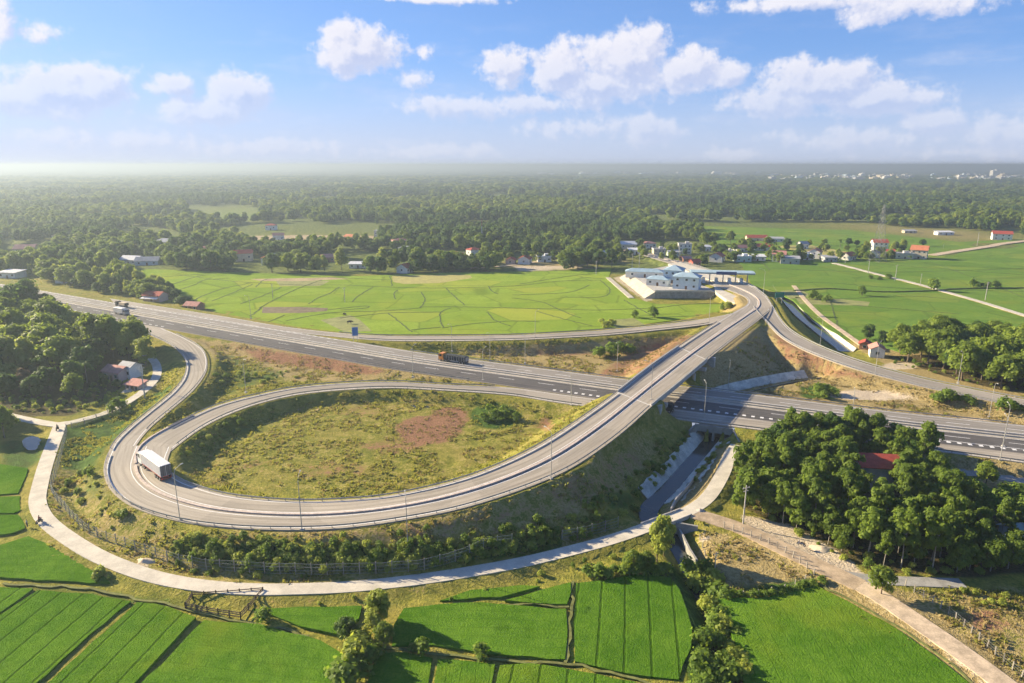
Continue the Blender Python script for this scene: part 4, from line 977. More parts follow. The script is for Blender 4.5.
# ---- masses nobody could count: built from the same tree shapes
def gn_scatter(name, P, rz, S, idx_, sources, label=None):
    me = bpy.data.meshes.new(name); n = len(P)
    me.vertices.add(n); me.vertices.foreach_set('co', np.asarray(P, np.float32).ravel())
    for an, tp, data in (('rz', 'FLOAT', rz), ('pick', 'INT', idx_)):
        a = me.attributes.new(an, tp, 'POINT'); a.data.foreach_set('value', np.asarray(data, np.float32 if tp == 'FLOAT' else np.int32))
    a = me.attributes.new('size', 'FLOAT_VECTOR', 'POINT'); a.data.foreach_set('vector', np.asarray(S, np.float32).ravel())
    o = bpy.data.objects.new(name, me); COL.objects.link(o); o['kind'] = 'stuff'
    if label: o['label'] = label
    ng = bpy.data.node_groups.new(name, 'GeometryNodeTree')
    ng.interface.new_socket('Geometry', in_out='INPUT', socket_type='NodeSocketGeometry'); ng.interface.new_socket('Geometry', in_out='OUTPUT', socket_type='NodeSocketGeometry')
    N = ng.nodes; gi = N.new('NodeGroupInput'); go = N.new('NodeGroupOutput'); jn = N.new('GeometryNodeJoinGeometry'); ip = N.new('GeometryNodeInstanceOnPoints')
    for s in sources:
        oi = N.new('GeometryNodeObjectInfo'); oi.inputs['Object'].default_value = s; oi.inputs['As Instance'].default_value = True; oi.transform_space = 'ORIGINAL'
        ng.links.new(oi.outputs['Geometry'], jn.inputs[0])
    def na(nm, t):
        x = N.new('GeometryNodeInputNamedAttribute'); x.data_type = t; x.inputs['Name'].default_value = nm
        return [q for q in x.outputs if q.enabled and q.name == 'Attribute'][0]
    cx = N.new('ShaderNodeCombineXYZ'); ng.links.new(na('rz', 'FLOAT'), cx.inputs[2])
    er = N.new('FunctionNodeEulerToRotation'); ng.links.new(cx.outputs[0], er.inputs[0])
    ng.links.new(gi.outputs[0], ip.inputs['Points']); ng.links.new(jn.outputs[0], ip.inputs['Instance']); ip.inputs['Pick Instance'].default_value = True
    ng.links.new(na('pick', 'INT'), ip.inputs['Instance Index']); ng.links.new(er.outputs[0], ip.inputs['Rotation']); ng.links.new(na('size', 'FLOAT_VECTOR'), ip.inputs['Scale'])
    ng.links.new(ip.outputs[0], go.inputs[0])
    md = o.modifiers.new('scatter', 'NODES'); md.node_group = ng
    return o
def crown_of(key):
    o = PROTO[key][1][0]; return [c for c in o.children if c.name.startswith('crown')][0]
def cone_grid(y0, y1, sp):
    """jittered spots in the wedge the photo looks over"""
    n = int((y1-y0)*(y1+y0)*.92/sp**2)
    y = np.sqrt(rng.random(n)*(y1**2-y0**2)+y0**2); x = (rng.random(n)*2-1)*y*.92
    return x, y
CLEAR = [FIELD_AREAS[0], FIELD_AREAS[1]]+FIELD_AREAS[2:]+[
  [(240, 230), (380, 233), (378, 247), (300, 249), (245, 246)], [(600, 244), (660, 240), (780, 245), (800, 256), (760, 290), (640, 275), (600, 258)],
  [(840, 230), (1024, 232), (1024, 250), (930, 262), (760, 268), (760, 240)], [(700, 222), (860, 222), (1000, 240), (1060, 232), (1060, 270), (700, 250)],
  [(495, 260), (560, 252), (570, 256), (560, 276), (495, 276)], [(-80, 262), (0, 275), (60, 284), (200, 310), (200, 330), (-80, 300)], [(0, 246), (20, 244), (60, 250), (30, 262), (0, 262)], [(235, 262), (275, 258), (285, 275), (230, 275)],
  [(1000, 228), (1024, 228), (1024, 246), (985, 246)], [(920, 228), (956, 228), (956, 237), (920, 237)], [(115, 262), (165, 262), (170, 272), (115, 272)], [(155, 246), (182, 244), (182, 252), (155, 252)], [(396, 268), (414, 268), (414, 276), (396, 276)], [(620, 245), (660, 245), (660, 262), (600, 262), (600, 252)]]
def far_ok(x, y, gap=.30):
    px, py = proj(x, y, 0*x); ok = np.ones(len(x), bool)
    for c in CLEAR: ok &= ~in_poly(px, py, c)
    n = vnoise(x+5000, y, 90, 11)*.6+vnoise(x+9000, y, 35, 12)*.4
    big = vnoise(x*.45+2000, y*1.3+800, 190, 13); return ok & (n > gap+.05) & ((big > .24) | (y < 560))
Fx, Fy, Fs, Fz = [], [], [], []
for y0, y1, gsp, sxy, szz, gap in ((370, 900, 8.0, 1.1, 1.15, .29), (900, 1700, 10.5, 1.45, 1.3, .29), (1700, 4000, 24, 2.9, 1.5, .24), (4000, 14000, 75, 8, .85, .22), (14000, 40000, 260, 28, 1.2, .1)):
    x, y = cone_grid(y0, y1, gsp); m = far_ok(x, y, gap); x, y = x[m], y[m]; u = rng.random(len(x))
    if y0 < 500:
        q = proj(x, y, 0*x); m = ((q[0] < 200) | (q[1] < 278)); m &= ~((q[1] > 246) & (q[0] > 600)); x, y = x[m], y[m]; u = u[m]
    Fx.append(x); Fy.append(y); Fs.append(sxy*(.75+.5*u)); Fz.append(szz*(.5+.45*rng.random(len(x))+.55*vnoise(x+700, y+90, 60, 41)))
Fx, Fy, Fs, Fz = map(np.concatenate, (Fx, Fy, Fs, Fz)); n = len(Fx)
kinds = ['br0', 'br1', 'pa0', 'br2', 'dk0', 'ac0', 'ac1']
# stands of one sort, then another
stand = vnoise(Fx+3000, Fy+700, 160, 21); pk = np.where(stand < .36, rng.integers(3, 6, n), np.where(stand > .66, rng.choice([2, 0, 2], n), rng.choice([0, 1, 2, 2, 3, 5, 6], n)))
src = [crown_of(k_) for k_ in kinds]
gn_scatter('forest', np.stack([Fx, Fy, np.zeros(n)-.6], 1), rng.random(n)*6.28, np.stack([Fs, Fs, Fz], 1), pk, src, 'far-off green forest reaching back to the horizon')
print('forest', n)
# far edge: village trees close enough to count
for i in range(34):
    px = 185+i*13+random.uniform(-5, 5)
    if any(abs(px-q) < w for q, w in ((255, 16), (405, 10), (525, 34), (358, 8))): continue
    single(random.choice(['br0', 'br1', 'br2', 'dk0', 'pa1']), px, 271.5-max(0, (px-440)*.02)+random.uniform(-2, 1), random.uniform(1.1, 1.6), 'tree in the front row of the forest edge behind the wide yellow green rice fields', group='front row of the forest edge')
for px, py, s in ((592, 263, 1.2), (600, 261, .9), (578, 262, 1.0), (570, 264, .8), (644, 258, .9), (620, 262, .8), (700, 255, .9), (722, 256, 1.0), (730, 262, .7), (742, 250, 1.1), (752, 252, 1.0), (768, 250, 1.1), (704, 247, 1.2), (714, 244, 1.2), (730, 244, 1.2), (787, 248, 1.0), (800, 250, .7), (826, 252, .8), (838, 256, .6), (858, 255, .9), (866, 250, .7), (895, 251, .9), (902, 252, .8), (884, 260, .6), (869, 260, .7), (892, 260, .6), (775, 262, .6), (800, 262, .5), (860, 260, .6), (673, 262, .5), (700, 262, .6)):
    single(random.choice(['br0', 'br2', 'br1']), px, py, s*1.0, 'garden tree among the roadside village houses behind the toll station', group='village garden trees')
for i in range(52):
    single(random.choice(['br0', 'br2', 'br1', 'dk0', 'palm', 'pa0']), random.choice([random.uniform(596, 668), random.uniform(700, 800), random.uniform(735, 870), random.uniform(840, 925)]), random.uniform(245, 262), random.uniform(.5, .95), 'garden tree among the roadside village houses behind the toll station', group='village garden trees')
# undergrowth
def along(poly, n, jit, zz=None):
    P = spline(np.array([on_ground(*p) for p in poly]), 20); P, _ = resample(P, .5); i = rng.integers(0, len(P), n)
    return P[i, :2]+rng.normal(0, jit, (n, 2))
U = np.vstack([along([(178, 549), (215, 553), (260, 556), (330, 556), (400, 556), (470, 552), (520, 545), (560, 533)], 430, 1.6), along([(195, 552), (240, 558), (330, 560), (430, 561), (520, 552)], 140, .9), along([(560, 510), (600, 505), (625, 498), (640, 490)], 36, 1.8),
  along([(640, 480), (655, 460), (668, 440)], 14, .8), along([(600, 520), (570, 540)], 16, 1.2), along([(300, 601), (400, 597), (480, 589), (560, 572), (610, 556)], 16, .9),
  along([(195, 388), (230, 375), (260, 378), (300, 376)], 40, 4), along([(120, 520), (100, 500), (85, 470)], 26, 2), along([(686, 436), (672, 455), (655, 474), (640, 492)], 26, .7), along([(719, 447), (706, 466), (690, 484)], 14, .5), along([(420, 374), (440, 376), (480, 383)], 12, .8), along([(180, 455), (205, 440), (245, 422)], 24, 1.5), along([(95, 575), (150, 585), (200, 600)], 8, 1)])
U = np.vstack([U, np.array(scatter_in([(-60, 396), (20, 396), (80, 396), (112, 372), (140, 372), (108, 402), (70, 414), (30, 413), (-60, 404)], 2.6, maxn=170)), np.array(scatter_in([(738, 500), (770, 520), (800, 536), (832, 554), (872, 571), (925, 575), (985, 576), (985, 566), (900, 556), (830, 540), (780, 512), (745, 492)], 2.8, maxn=110)), np.array(scatter_in([(890, 364), (950, 377), (1000, 390), (1080, 398), (1080, 385), (960, 370), (900, 356)], 3, maxn=60)), np.array(scatter_in([(60, 280), (130, 286), (190, 302), (195, 306), (130, 296), (60, 286)], 3.5, maxn=90))])
bad = np.zeros(len(U), bool)
for r in (M, A, B, HW, PATH):
    for i in range(0, len(r.C)): bad |= np.hypot(U[:, 0]-r.C[i, 0], U[:, 1]-r.C[i, 1]) < r.hw[i]+1.2
U = U[~bad]; n = len(U); uz = ground_zs(U[:, 0], U[:, 1])
s_ = .28+.5*rng.random(n)**1.5
gn_scatter('undergrowth', np.stack([U[:, 0], U[:, 1], uz-.1], 1), rng.random(n)*6.28, np.stack([s_, s_, s_*(.7+.5*rng.random(n))], 1), rng.choice([0, 0, 1, 2], n), [crown_of('sh0'), crown_of('sh1'), crown_of('shp')], 'dense green weeds and bushes on the foot of the banks')
# tall grass and weeds
def weeds(name, n, mask, sizes, mat, label, hmul=1.0):
    ii = np.flatnonzero((mask.ravel() > .25) & near.ravel() & (RDIST.ravel() > 1.2) & (PDIST.ravel() > .9)); p_ = mask.ravel()[ii]; p_ = p_/p_.sum()
    q_ = ((PX.ravel()[ii] > 190) & (PX.ravel()[ii] < 560) & (PY.ravel()[ii] > 392) & (PY.ravel()[ii] < 498)); p_ = np.where(q_, p_*.6, p_); p_ = p_/p_.sum(); sel = rng.choice(ii, n, p=p_); x = GX.ravel()[sel]+rng.uniform(-.8, .8, n); y = GY.ravel()[sel]+rng.uniform(-.8, .8, n)
    cl = vnoise(x, y, 5.5, 31)+.6*vnoise(x, y, 2.1, 32); m = cl > .74; x, y = x[m], y[m]; n = len(x)
    z = ground_zs(x, y); kq = 6
    px = np.repeat(x, kq)+rng.normal(0, .35, n*kq); py = np.repeat(y, kq)+rng.normal(0, .35, n*kq); pz = np.repeat(z, kq)
    s = np.repeat(rng.uniform(*sizes, n), kq)*rng.uniform(.6, 1.2, n*kq); a = rng.random(n*kq)*6.28; t = rng.normal(0, .4, (n*kq, 2))
    ca, sa = np.cos(a)*s*.5, np.sin(a)*s*.5
    v = np.stack([np.stack([px-ca, py-sa, pz-.05], 1), np.stack([px+ca, py+sa, pz-.05], 1), np.stack([px+ca*.7+t[:, 0]*s, py+sa*.7+t[:, 1]*s, pz+s*hmul], 1), np.stack([px-ca*.7+t[:, 0]*s, py-sa*.7+t[:, 1]*s, pz+s*.85*hmul], 1)], 1)
    tint = np.clip(np.repeat(vnoise(x, y, 7, 33), kq)*.7+rng.random(n*kq)*.4, 0, 1)
    o = mesh_obj(name, v.reshape(-1, 3), np.arange(n*kq*4).reshape(-1, 4), mat, None, {'tint': ('FACE', tint)}); tag(o, label, None, None, 'stuff'); return o
L_weed = leaf_mat('weed_leaves', (.13, .16, .03), (.36, .34, .08), .4)
L_weedd = leaf_mat('dry_weed_leaves', (.16, .12, .05), (.40, .32, .14), .3)
gen = area([[(60, 440), (110, 400), (190, 360), (215, 345), (260, 345), (560, 396), (620, 405), (640, 470), (560, 545), (430, 575), (200, 590), (60, 560), (30, 500)], [(380, 342), (700, 335), (620, 380), (560, 372)], [(700, 380), (760, 330), (860, 366), (1040, 408), (1040, 430), (770, 398)], [(690, 520), (840, 575), (1040, 690), (960, 690), (810, 585), (720, 598)], [(900, 590), (1040, 585), (1040, 690)], [(940, 455), (1040, 462), (1040, 560), (980, 520)]], 1)
weeds('weeds', 11000, gen*np.clip(1-dry*.75-red*.8-sand*1.5, 0, 1), (.2, .5), L_weed, 'clumps of green and yellow weeds on the banks and infield')
weeds('dry_grass', 9000, gen*np.clip(.25+dry+.4*red-sand*1.5-lush, 0, 1), (.18, .42), L_weedd, 'tufts of dry tan grass on the banks and slopes')
# ------------------------------------------------------------------ buildings
m_glass, nt, b = new_mat('window_glass'); b.inputs['Base Color'].default_value = (.03, .04, .05, 1); b.inputs['Roughness'].default_value = .15; b.inputs['Specular IOR Level'].default_value = .5
WALL = {'white': plain('white_wall', (.74, .72, .68), .85, .1, .5), 'cream': plain('cream_wall', (.62, .54, .40), .85, .12, .5), 'pink': plain('pink_wall', (.6, .42, .36), .85, .12, .5), 'grey': plain('grey_wall', (.42, .42, .41), .85, .15, .5),
  'blue': plain('blue_wall', (.50, .60, .66), .85, .1, .5), 'mint': plain('mint_wall', (.52, .62, .55), .85, .1, .5), 'red': plain('red_wall', (.45, .12, .09), .85, .15, .5), 'brick': plain('bare_brick', (.36, .19, .12), .9, .2, 1)}
ROOF = {'red': plain('red_roof', (.42, .085, .055), .75, .2, .8), 'orange': plain('orange_roof', (.55, .20, .10), .75, .2, .8), 'pink': plain('faded_red_roof', (.50, .24, .19), .8, .2, .8), 'grey': plain('grey_roof', (.36, .37, .38), .7, .2, .6),
  'white': plain('white_sheet_roof', (.66, .67, .68), .55, .12, .6), 'blue': plain('blue_roof', (.34, .46, .53), .6, .12, .4), 'dark': plain('dark_roof', (.13, .12, .12), .8, .2, .8), 'slab': plain('roof_slab', (.5, .49, .46), .9, .2, .5)}
m_door = plain('brown_door', (.16, .09, .05), .6, .15)
m_frame = plain('window_frame', (.55, .55, .54), .6, .08)
def house(px, py, w, d, h, rz, wall, roof, label, kind='gable', z=None, storeys=1, cat='house', rh=None, awning=False, name='house', group=None):
    x, y, gz = on_ground(px, py)
    if z is not None: x, y, gz = at(px, py, z)
    y += d/2*.6
    root = empty(name, (x, y, gz), math.radians(rz), label, cat, group)
    wb = MB().box((0, 0, h/2-.3), (w, d, h+.6))
    if kind == 'gable':
        rh = rh or w*.22 if w < d else (rh or d*.26)
        wb.profile([(-d/2+.01, h), (d/2-.01, h), (0, h+rh-.05)], -w/2+.01, w/2-.01)
    wb.build('wall', WALL[wall], root)
    o = .55
    if kind == 'gable':
        k = rh/(d/2); e = h-o*k
        MB().profile([(-d/2-o, e), (0, h+rh), (d/2+o, e), (d/2+o, e+.16), (0, h+rh+.18), (-d/2-o, e+.16)], -w/2-o, w/2+o).build('roof', ROOF[roof], root)
    elif kind == 'hip':
        rh = rh or d*.22; a, c = w/2+o, d/2+o; r_ = max(.3, a-c)
        MB().add([(-a, -c, h), (a, -c, h), (a, c, h), (-a, c, h), (-r_, 0, h+rh), (r_, 0, h+rh), (-a, -c, h-.15), (a, -c, h-.15), (a, c, h-.15), (-a, c, h-.15)],
          [(0, 1, 5, 4), (1, 2, 5), (2, 3, 4, 5), (3, 0, 4), (0, 6, 7, 1), (1, 7, 8, 2), (2, 8, 9, 3), (3, 9, 6, 0), (9, 8, 7, 6)]).build('roof', ROOF[roof], root)
    elif kind == 'shed':
        MB().profile([(-d/2-o, h-.1), (d/2+o, h+.9), (d/2+o, h+1.05), (-d/2-o, h+.05)], -w/2-o, w/2+o).build('roof', ROOF[roof], root)
    else:
        p = MB().box((0, 0, h+.1), (w+.5, d+.5, .2))
        for sx, sy, bw, bd in ((0, -1, w+.5, .2), (0, 1, w+.5, .2), (-1, 0, .2, d+.1), (1, 0, .2, d+.1)): p.box((sx*(w/2+.15), sy*(d/2+.15), h+.55), (bw, bd, .7))
        p.box((w*.2, d*.15, h+1.1), (w*.3, d*.35, 2.0)); p.build('roof', ROOF['slab'] if roof == 'slab' else ROOF[roof], root)
    sh = h/storeys
    MB().box((w*.02, -d/2-.03, 1.05), (1.3, .1, 2.1)).build('door', m_door, root)
    for s in range(storeys):
        for fx in (-.32, .32) + ((0.03,) if s else ()):
            f = MB().box((w*fx, -d/2-.02, s*sh+sh*.55), (1.5, .1, 1.35)).build('window', m_frame, root)
            MB().box((w*fx, -d/2-.075, s*sh+sh*.55), (1.24, .03, 1.1)).build('pane', m_glass, f)
        f = MB().box((-w/2-.02, 0, s*sh+sh*.55), (.1, 1.5, 1.35)).build('window', m_frame, root); MB().box((-w/2-.075, 0, s*sh+sh*.55), (.03, 1.24, 1.1)).build('pane', m_glass, f)
    if awning:
        MB().add([(-w/2, -d/2, h*.72), (w/2, -d/2, h*.72), (w/2+.2, -d/2-2.4, h*.55), (-w/2-.2, -d/2-2.4, h*.55), (-w/2, -d/2, h*.72+.06), (w/2, -d/2, h*.72+.06), (w/2+.2, -d/2-2.4, h*.55+.06), (-w/2-.2, -d/2-2.4, h*.55+.06)],
          [(3, 2, 1, 0), (4, 5, 6, 7), (2, 3, 7, 6), (0, 1, 5, 4), (1, 2, 6, 5), (3, 0, 4, 7)]).build('awning', ROOF['white'], root)
    return root
H = house
cx0, cy0, _ = at(690, 280, ZT)
H(525, 264, 11, 9, 4.2, 78, 'white', 'red', 'red gabled house with a pale front standing tallest at the forest edge behind the paddies')
H(511, 264, 8, 7, 3.4, 80, 'pink', 'red', 'low red roofed house just left of the red gabled house at the forest edge')
H(544, 262, 11, 8, 4.2, 5, 'white', 'white', 'small white flat roofed house right of the red gabled house', 'flat')
H(563, 262, 9, 7, 3, 0, 'cream', 'grey', 'low cream house half hidden by bushes before the toll station')
H(609, 256, 9, 6, 3, 0, 'grey', 'white', 'low shed with a white roof among the trees left of the village road', 'shed')
H(598, 250, 7, 6, 3, 10, 'white', 'red', 'tiny red roofed house under the dark trees left of the village road')
H(628, 249, 15, 9, 4.6, 0, 'cream', 'white', 'long pale house with a white roof at the foot of the dark forest', 'gable')
H(636, 254, 12, 8, 3.6, 0, 'white', 'white', 'white one storey house in front of the long pale house', 'shed')
H(649, 248, 11, 8, 4.4, 20, 'white', 'pink', 'pale house with a faded red roof where the village road meets the forest', 'hip')
H(659, 256, 10, 8, 5.6, 0, 'cream', 'slab', 'cream two storey house on the left of the village road', 'flat', storeys=2)
H(685, 254, 11, 9, 8.4, -8, 'white', 'slab', 'tall white flat roofed house right of the village road', 'flat', storeys=3)
H(674, 256, 10, 8, 3.6, 0, 'mint', 'grey', 'low mint coloured house left of the tall white house', 'shed')
H(686, 262, 8, 6, 3, 20, 'brick', 'pink', 'brick red hut on the bend of the village road', 'gable')
H(695, 266, 7, 6, 3.6, 20, 'red', 'red', 'deep red hut nearest the toll canopy')
H(718, 262, 11, 10, 4.8, 60, 'white', 'red', 'white house with a bright red gable roof behind the toll canopy')
H(707, 251, 9, 7, 4, 0, 'white', 'white', 'white house half hidden in trees behind the bright red roof', 'hip')
H(743, 262, 12, 9, 4.2, 0, 'mint', 'white', 'pale mint house with a white roof right of the bright red roof', 'flat')
H(757, 261, 13, 9, 3.8, -6, 'white', 'white', 'white roofed long house right of the pale mint house', 'shed')
H(741, 252, 10, 8, 4, 10, 'white', 'pink', 'faded red roofed house behind the pale mint house')
H(729, 256, 6, 6, 4.2, 0, 'cream', 'slab', 'small cream cube like house between the bright red roof and the mint house', 'flat')
H(764, 251, 14, 8, 4.2, -4, 'white', 'red', 'wide red roofed house behind the white roofed long house')
H(757, 241, 20, 9, 3.6, -4, 'cream', 'red', 'low red roofed row beside the far green field', 'gable')
H(776, 242, 16, 9, 3.6, -10, 'white', 'grey', 'low grey roofed shed beside the far red roofed row', 'shed')
H(780, 262, 10, 12, 6.4, -20, 'white', 'pink', 'white two storey house with a reddish roof at the left end of the roadside row', 'gable', storeys=2)
H(791, 264, 14, 10, 4.6, -18, 'grey', 'grey', 'grey sheet walled house joined to the reddish roofed white house', 'shed')
H(806, 260, 11, 8, 4.2, 0, 'white', 'white', 'white annex with a flat top left of the orange red roof house', 'flat')
H(816, 259, 9, 9, 6.2, 55, 'white', 'orange', 'house with a peaked orange red roof in the middle of the roadside row', storeys=2)
H(803, 249, 8, 7, 5, 20, 'white', 'grey', 'white gabled house behind the annex of the roadside row')
H(830, 262, 10, 8, 3.8, 0, 'grey', 'grey', 'low grey house where the pale field path begins', 'shed')
H(849, 260, 12, 9, 3.8, 40, 'white', 'red', 'white house with dark red roof just past the start of the field path')
H(880, 252, 12, 10, 8.6, -10, 'white', 'red', 'tall white three level house with a red top storey in the field village', 'gable', storeys=3)
H(875, 258, 8, 8, 4.2, 50, 'white', 'dark', 'white gabled house with a dark roof in front of the tall white house')
H(891, 256, 9, 8, 4, -10, 'white', 'red', 'low red roofed annex on the right of the tall white house', 'shed')
H(904, 259, 14, 9, 4.2, -8, 'cream', 'slab', 'pale flat topped house between the tall white and orange roofed houses', 'flat')
H(921, 259, 12, 12, 7.6, -35, 'cream', 'orange', 'two storey cream house with an orange roof at the end of the field village', storeys=2)
H(1003, 240, 17, 10, 6.4, -25, 'white', 'red', 'large white house with a red roof alone by the forest at the far right', storeys=2)
H(945, 235, 18, 8, 3.2, 0, 'white', 'white', 'long low white building at the forest edge left of the large white house', 'shed')
H(910, 233, 14, 6, 2.6, 0, 'cream', 'grey', 'low pale wall like shed beside the forest edge right of the pylon', 'shed')
H(1020, 206, 42, 22, 6, -8, 'blue', 'white', 'big pale blue factory roof in the far forest at the right edge', 'gable', cat='factory', name='factory')
H(945, 198.5, 40, 20, 5, -8, 'blue', 'white', 'long white factory roof far inside the dark forest', 'gable', cat='factory', name='factory')
# left, behind the haze
H(25, 256, 16, 12, 6.4, 10, 'cream', 'pink', 'faded pink roofed house in the haze at the far left', storeys=2)
H(64, 258, 10, 8, 5, 0, 'pink', 'red', 'red roofed house among hazy trees at the left')
H(46, 266, 11, 8, 4, 15, 'cream', 'orange', 'small orange roofed house low among the hazy left trees')
H(89, 264, 14, 9, 3.6, -6, 'white', 'grey', 'grey roofed shed left of the white roofs by the paddies', 'shed')
H(131, 264, 16, 10, 3.6, -15, 'white', 'white', 'house with a bright white sheet roof at the corner of the wide paddies', 'gable')
H(147, 265, 17, 10, 3.4, 8, 'blue', 'grey', 'long grey blue roofed house right of the bright white roof', 'gable')
H(168, 250, 26, 13, 7.4, -6, 'cream', 'grey', 'large cream villa with a grey gabled roof in the trees at the left', 'hip', storeys=2)
H(208, 240, 24, 10, 6, 0, 'grey', 'grey', 'grey flat building in the forest behind the cream villa', 'flat', storeys=2)
H(205, 254, 14, 9, 4, 0, 'pink', 'pink', 'low pink roofed house right of the cream villa')
H(66, 283, 12, 8, 4.4, -5, 'white', 'blue', 'pale house with a bluish roof behind the highway at the left', 'shed')
H(10, 278, 14, 9, 4, -10, 'white', 'white', 'white roofed house beside the highway at the far left edge', 'shed')
H(154, 301, 11, 7, 3.4, -14, 'pink', 'red', 'roadside stall with a red roof and a wide white awning beside the highway', awning=True, cat='stall', name='roadside_stall')
H(193, 310, 8, 6, 2.6, -14, 'brick', 'pink', 'small red roofed hut on the field corner beside the highway')
H(327, 262, 10, 8, 4, 20, 'brick', 'pink', 'reddish brown house peeking out of the forest edge above the fields')
H(358, 268, 13, 7, 3.2, 0, 'white', 'white', 'low white roofed shed under the forest edge', 'shed')
H(405, 273, 9, 9, 4.2, 62, 'white', 'red', 'white house with a red roof alone at the forest edge by the paddies')
H(433, 266, 8, 7, 4, 0, 'white', 'grey', 'small white house hidden in the forest edge right of the lone red roof', 'hip')
# left wood, grove, right wood
H(116, 380, 8, 6, 3.4, -22, 'pink', 'pink', 'house with a faded red roof inside the left wood')
H(129, 378, 5.5, 5.5, 4.2, -22, 'white', 'grey', 'white gabled annex joined to the red roofed house in the left wood', 'gable')
H(135, 390, 6, 3.4, 2.0, -20, 'pink', 'pink', 'low pinkish outbuilding by the path bend in the left wood', 'shed')
H(878, 357, 6.5, 5.2, 3.6, 68, 'white', 'pink', 'house with a white gable and pink roof at the corner of the right wood')
H(866, 349, 5, 4, 2.4, 60, 'brick', 'red', 'tiny red shed beside the pink roofed house by the canal end')
H(879, 486, 9.5, 7, 5.6, -8, 'grey', 'red', 'house with a bright red roof hidden in the middle of the grove', 'gable')
H(1032, 548, 8, 6, 3.2, 15, 'blue', 'blue', 'pale blue roofed house at the right edge behind the grove')
for i in range(26):
    px, py = random.choice([(random.uniform(0, 110), random.uniform(228, 262)), (random.uniform(0, 1000), random.uniform(205, 240)), (random.uniform(240, 480), random.uniform(240, 266))])
    if any(in_poly(np.array([px]), np.array([py]), c)[0] for c in FIELD_AREAS): continue
    H(px, py, random.uniform(9, 14), random.uniform(7, 9), random.uniform(4.5, 7), random.uniform(-40, 40), random.choice(['white', 'cream', 'pink']), random.choice(['red', 'grey', 'pink', 'white', 'orange']), 'small house roof peeping out of the forest behind the fields', random.choice(['gable', 'hip']), group='roofs scattered in the forest')
for hp in [o for o in COL.objects if o.name.startswith('house') and o.parent is None]:
    X, Y, Z = hp.location; q = proj(X, Y, Z)
    if not (500 < q[0] < 930 and 243 < q[1] < 268): continue
    for t in range(3):
        if random.random() < .8:
            s_ = random.choice((-1, 1)); tx, ty = X+s_*random.uniform(7.5, 12), Y+random.uniform(-6, 13); tq = proj(tx, ty, 0)
            if math.hypot(tx-cx0, ty-cy0) < 48 or any(np.min(np.hypot(r_.C[:, 0]-tx, r_.C[:, 1]-ty)) < 8 for r_ in (M, FIELDP, BACKP)): continue
            place(['br0', 'br1', 'br2', 'pa0', 'dk0', 'palm'], tx, ty, ground_z(tx, ty), random.uniform(.5, .95), label='garden tree among the roadside village houses behind the toll station', cat='tree', group='village garden trees')
# ---- toll station
m_sandc = plain('sandy_concrete', (.47, .43, .34), .9, .22, .3)
ts = MB()
ring = [(p[0], p[1]) for p in PLAT]
plat = empty('toll_platform', (PLAT[2][0], PLAT[2][1], 0), 0, 'raised concrete platform with a grey retaining wall under the toll offices', 'platform')
part_at(MB().prism(ring, -.4, ZT).build('retaining_wall', m_concd), plat)
part_at(MB().prism([(c[0]*.985+(sum(p[0] for p in ring)/7)*.015, c[1]*.985+(sum(p[1] for p in ring)/7)*.015) for c in ring], ZT, ZT+.03).build('paving', m_conc), plat)
a, c = np.array(PLAT[0]), np.array(PLAT[1]); e = (c-a)/np.linalg.norm(c-a); nrm = np.array([e[1], -e[0]]); 
if nrm[0] > 0: nrm = -nrm
lo = [tuple(a+nrm*6), tuple(c+nrm*6)]
part_at(MB().add([(a[0], a[1], ZT+.02), (c[0], c[1], ZT+.02), (lo[1][0], lo[1][1], .1), (lo[0][0], lo[0][1], .1), (c[0], c[1], -.3), (a[0], a[1], -.3), (lo[1][0], lo[1][1], -.3), (lo[0][0], lo[0][1], -.3)], [(0, 3, 2, 1), (1, 2, 6, 4), (0, 5, 7, 3)]).build('sloped_bank', m_sandc), plat)
b2 = a+nrm*12; d2 = c+nrm*12
part_at(MB().prism([tuple(b2), tuple(d2), tuple(d2+nrm*3.2), tuple(b2+nrm*3.2)], -.3, .55).build('footway', m_sandc), plat)
bl = MB().prism([PLAT[1], PLAT[2], (PLAT[2][0], PLAT[2][1]+.25), (PLAT[1][0], PLAT[1][1]+.25)], ZT, ZT+1.0)
part_at(bl.build('parapet', m_conc), plat)
def office(px, py, w, d, h, rz, label, roofk='blue', storeys=2, name='toll_office', wallk='blue'):
    return house(px, py, w, d, h, rz, wallk, roofk, label, 'hip', ZT+.03, storeys, 'office', name=name)
for o_ in (office(688, 289, 15, 10, 7.4, -24, 'pale blue two storey toll office with a hipped blue roof at the platform front'), office(675, 283, 11, 12, 8.2, -24, 'taller pale blue toll office wing behind the front block'),
           office(659, 285.5, 13, 8, 4.0, -24, 'single storey white toll annex left of the office wing', 'blue', 1, wallk='white'), office(645, 277, 24, 8, 3.6, -14, 'long low carport with a blue sheet roof at the back left of the toll platform', 'blue', 1, 'carport', 'white')): pass
cx_, cy_, cz_ = at(721, 282, 4.92)
tc = empty('toll_canopy', (cx_, cy_, 4.92), math.radians(-9), 'wide pale toll gate canopy with a dark blue fascia board over the road', 'toll gate')
MB().profile([(-5, 5.6), (5, 5.6), (5.6, 6.6), (0, 7.0), (-5.6, 6.6)], -19, 19).build('roof', ROOF['blue'], tc)
MB().box((2, -5.75, 6.35), (12, .25, 1.9)).build('fascia_board', plain('navy_board', (.05, .08, .2), .5, .15), tc)
for x in (-14.5, -7, 1, 8.5, 15.5): MB().box((x, 0, 2.75), (.6, .8, 5.9)).build('column', m_concw, tc)
for x in (-10.6, -3, 4.8, 12):
    t = MB().box((x, 0, 1.35), (1.6, 3.2, 2.5)).box((x, 0, .1), (2.2, 11, .4)).build('booth', WALL['white'], tc); MB().box((x, -.05, 1.8), (1.64, 2.6, .9)).build('pane', m_glass, t)
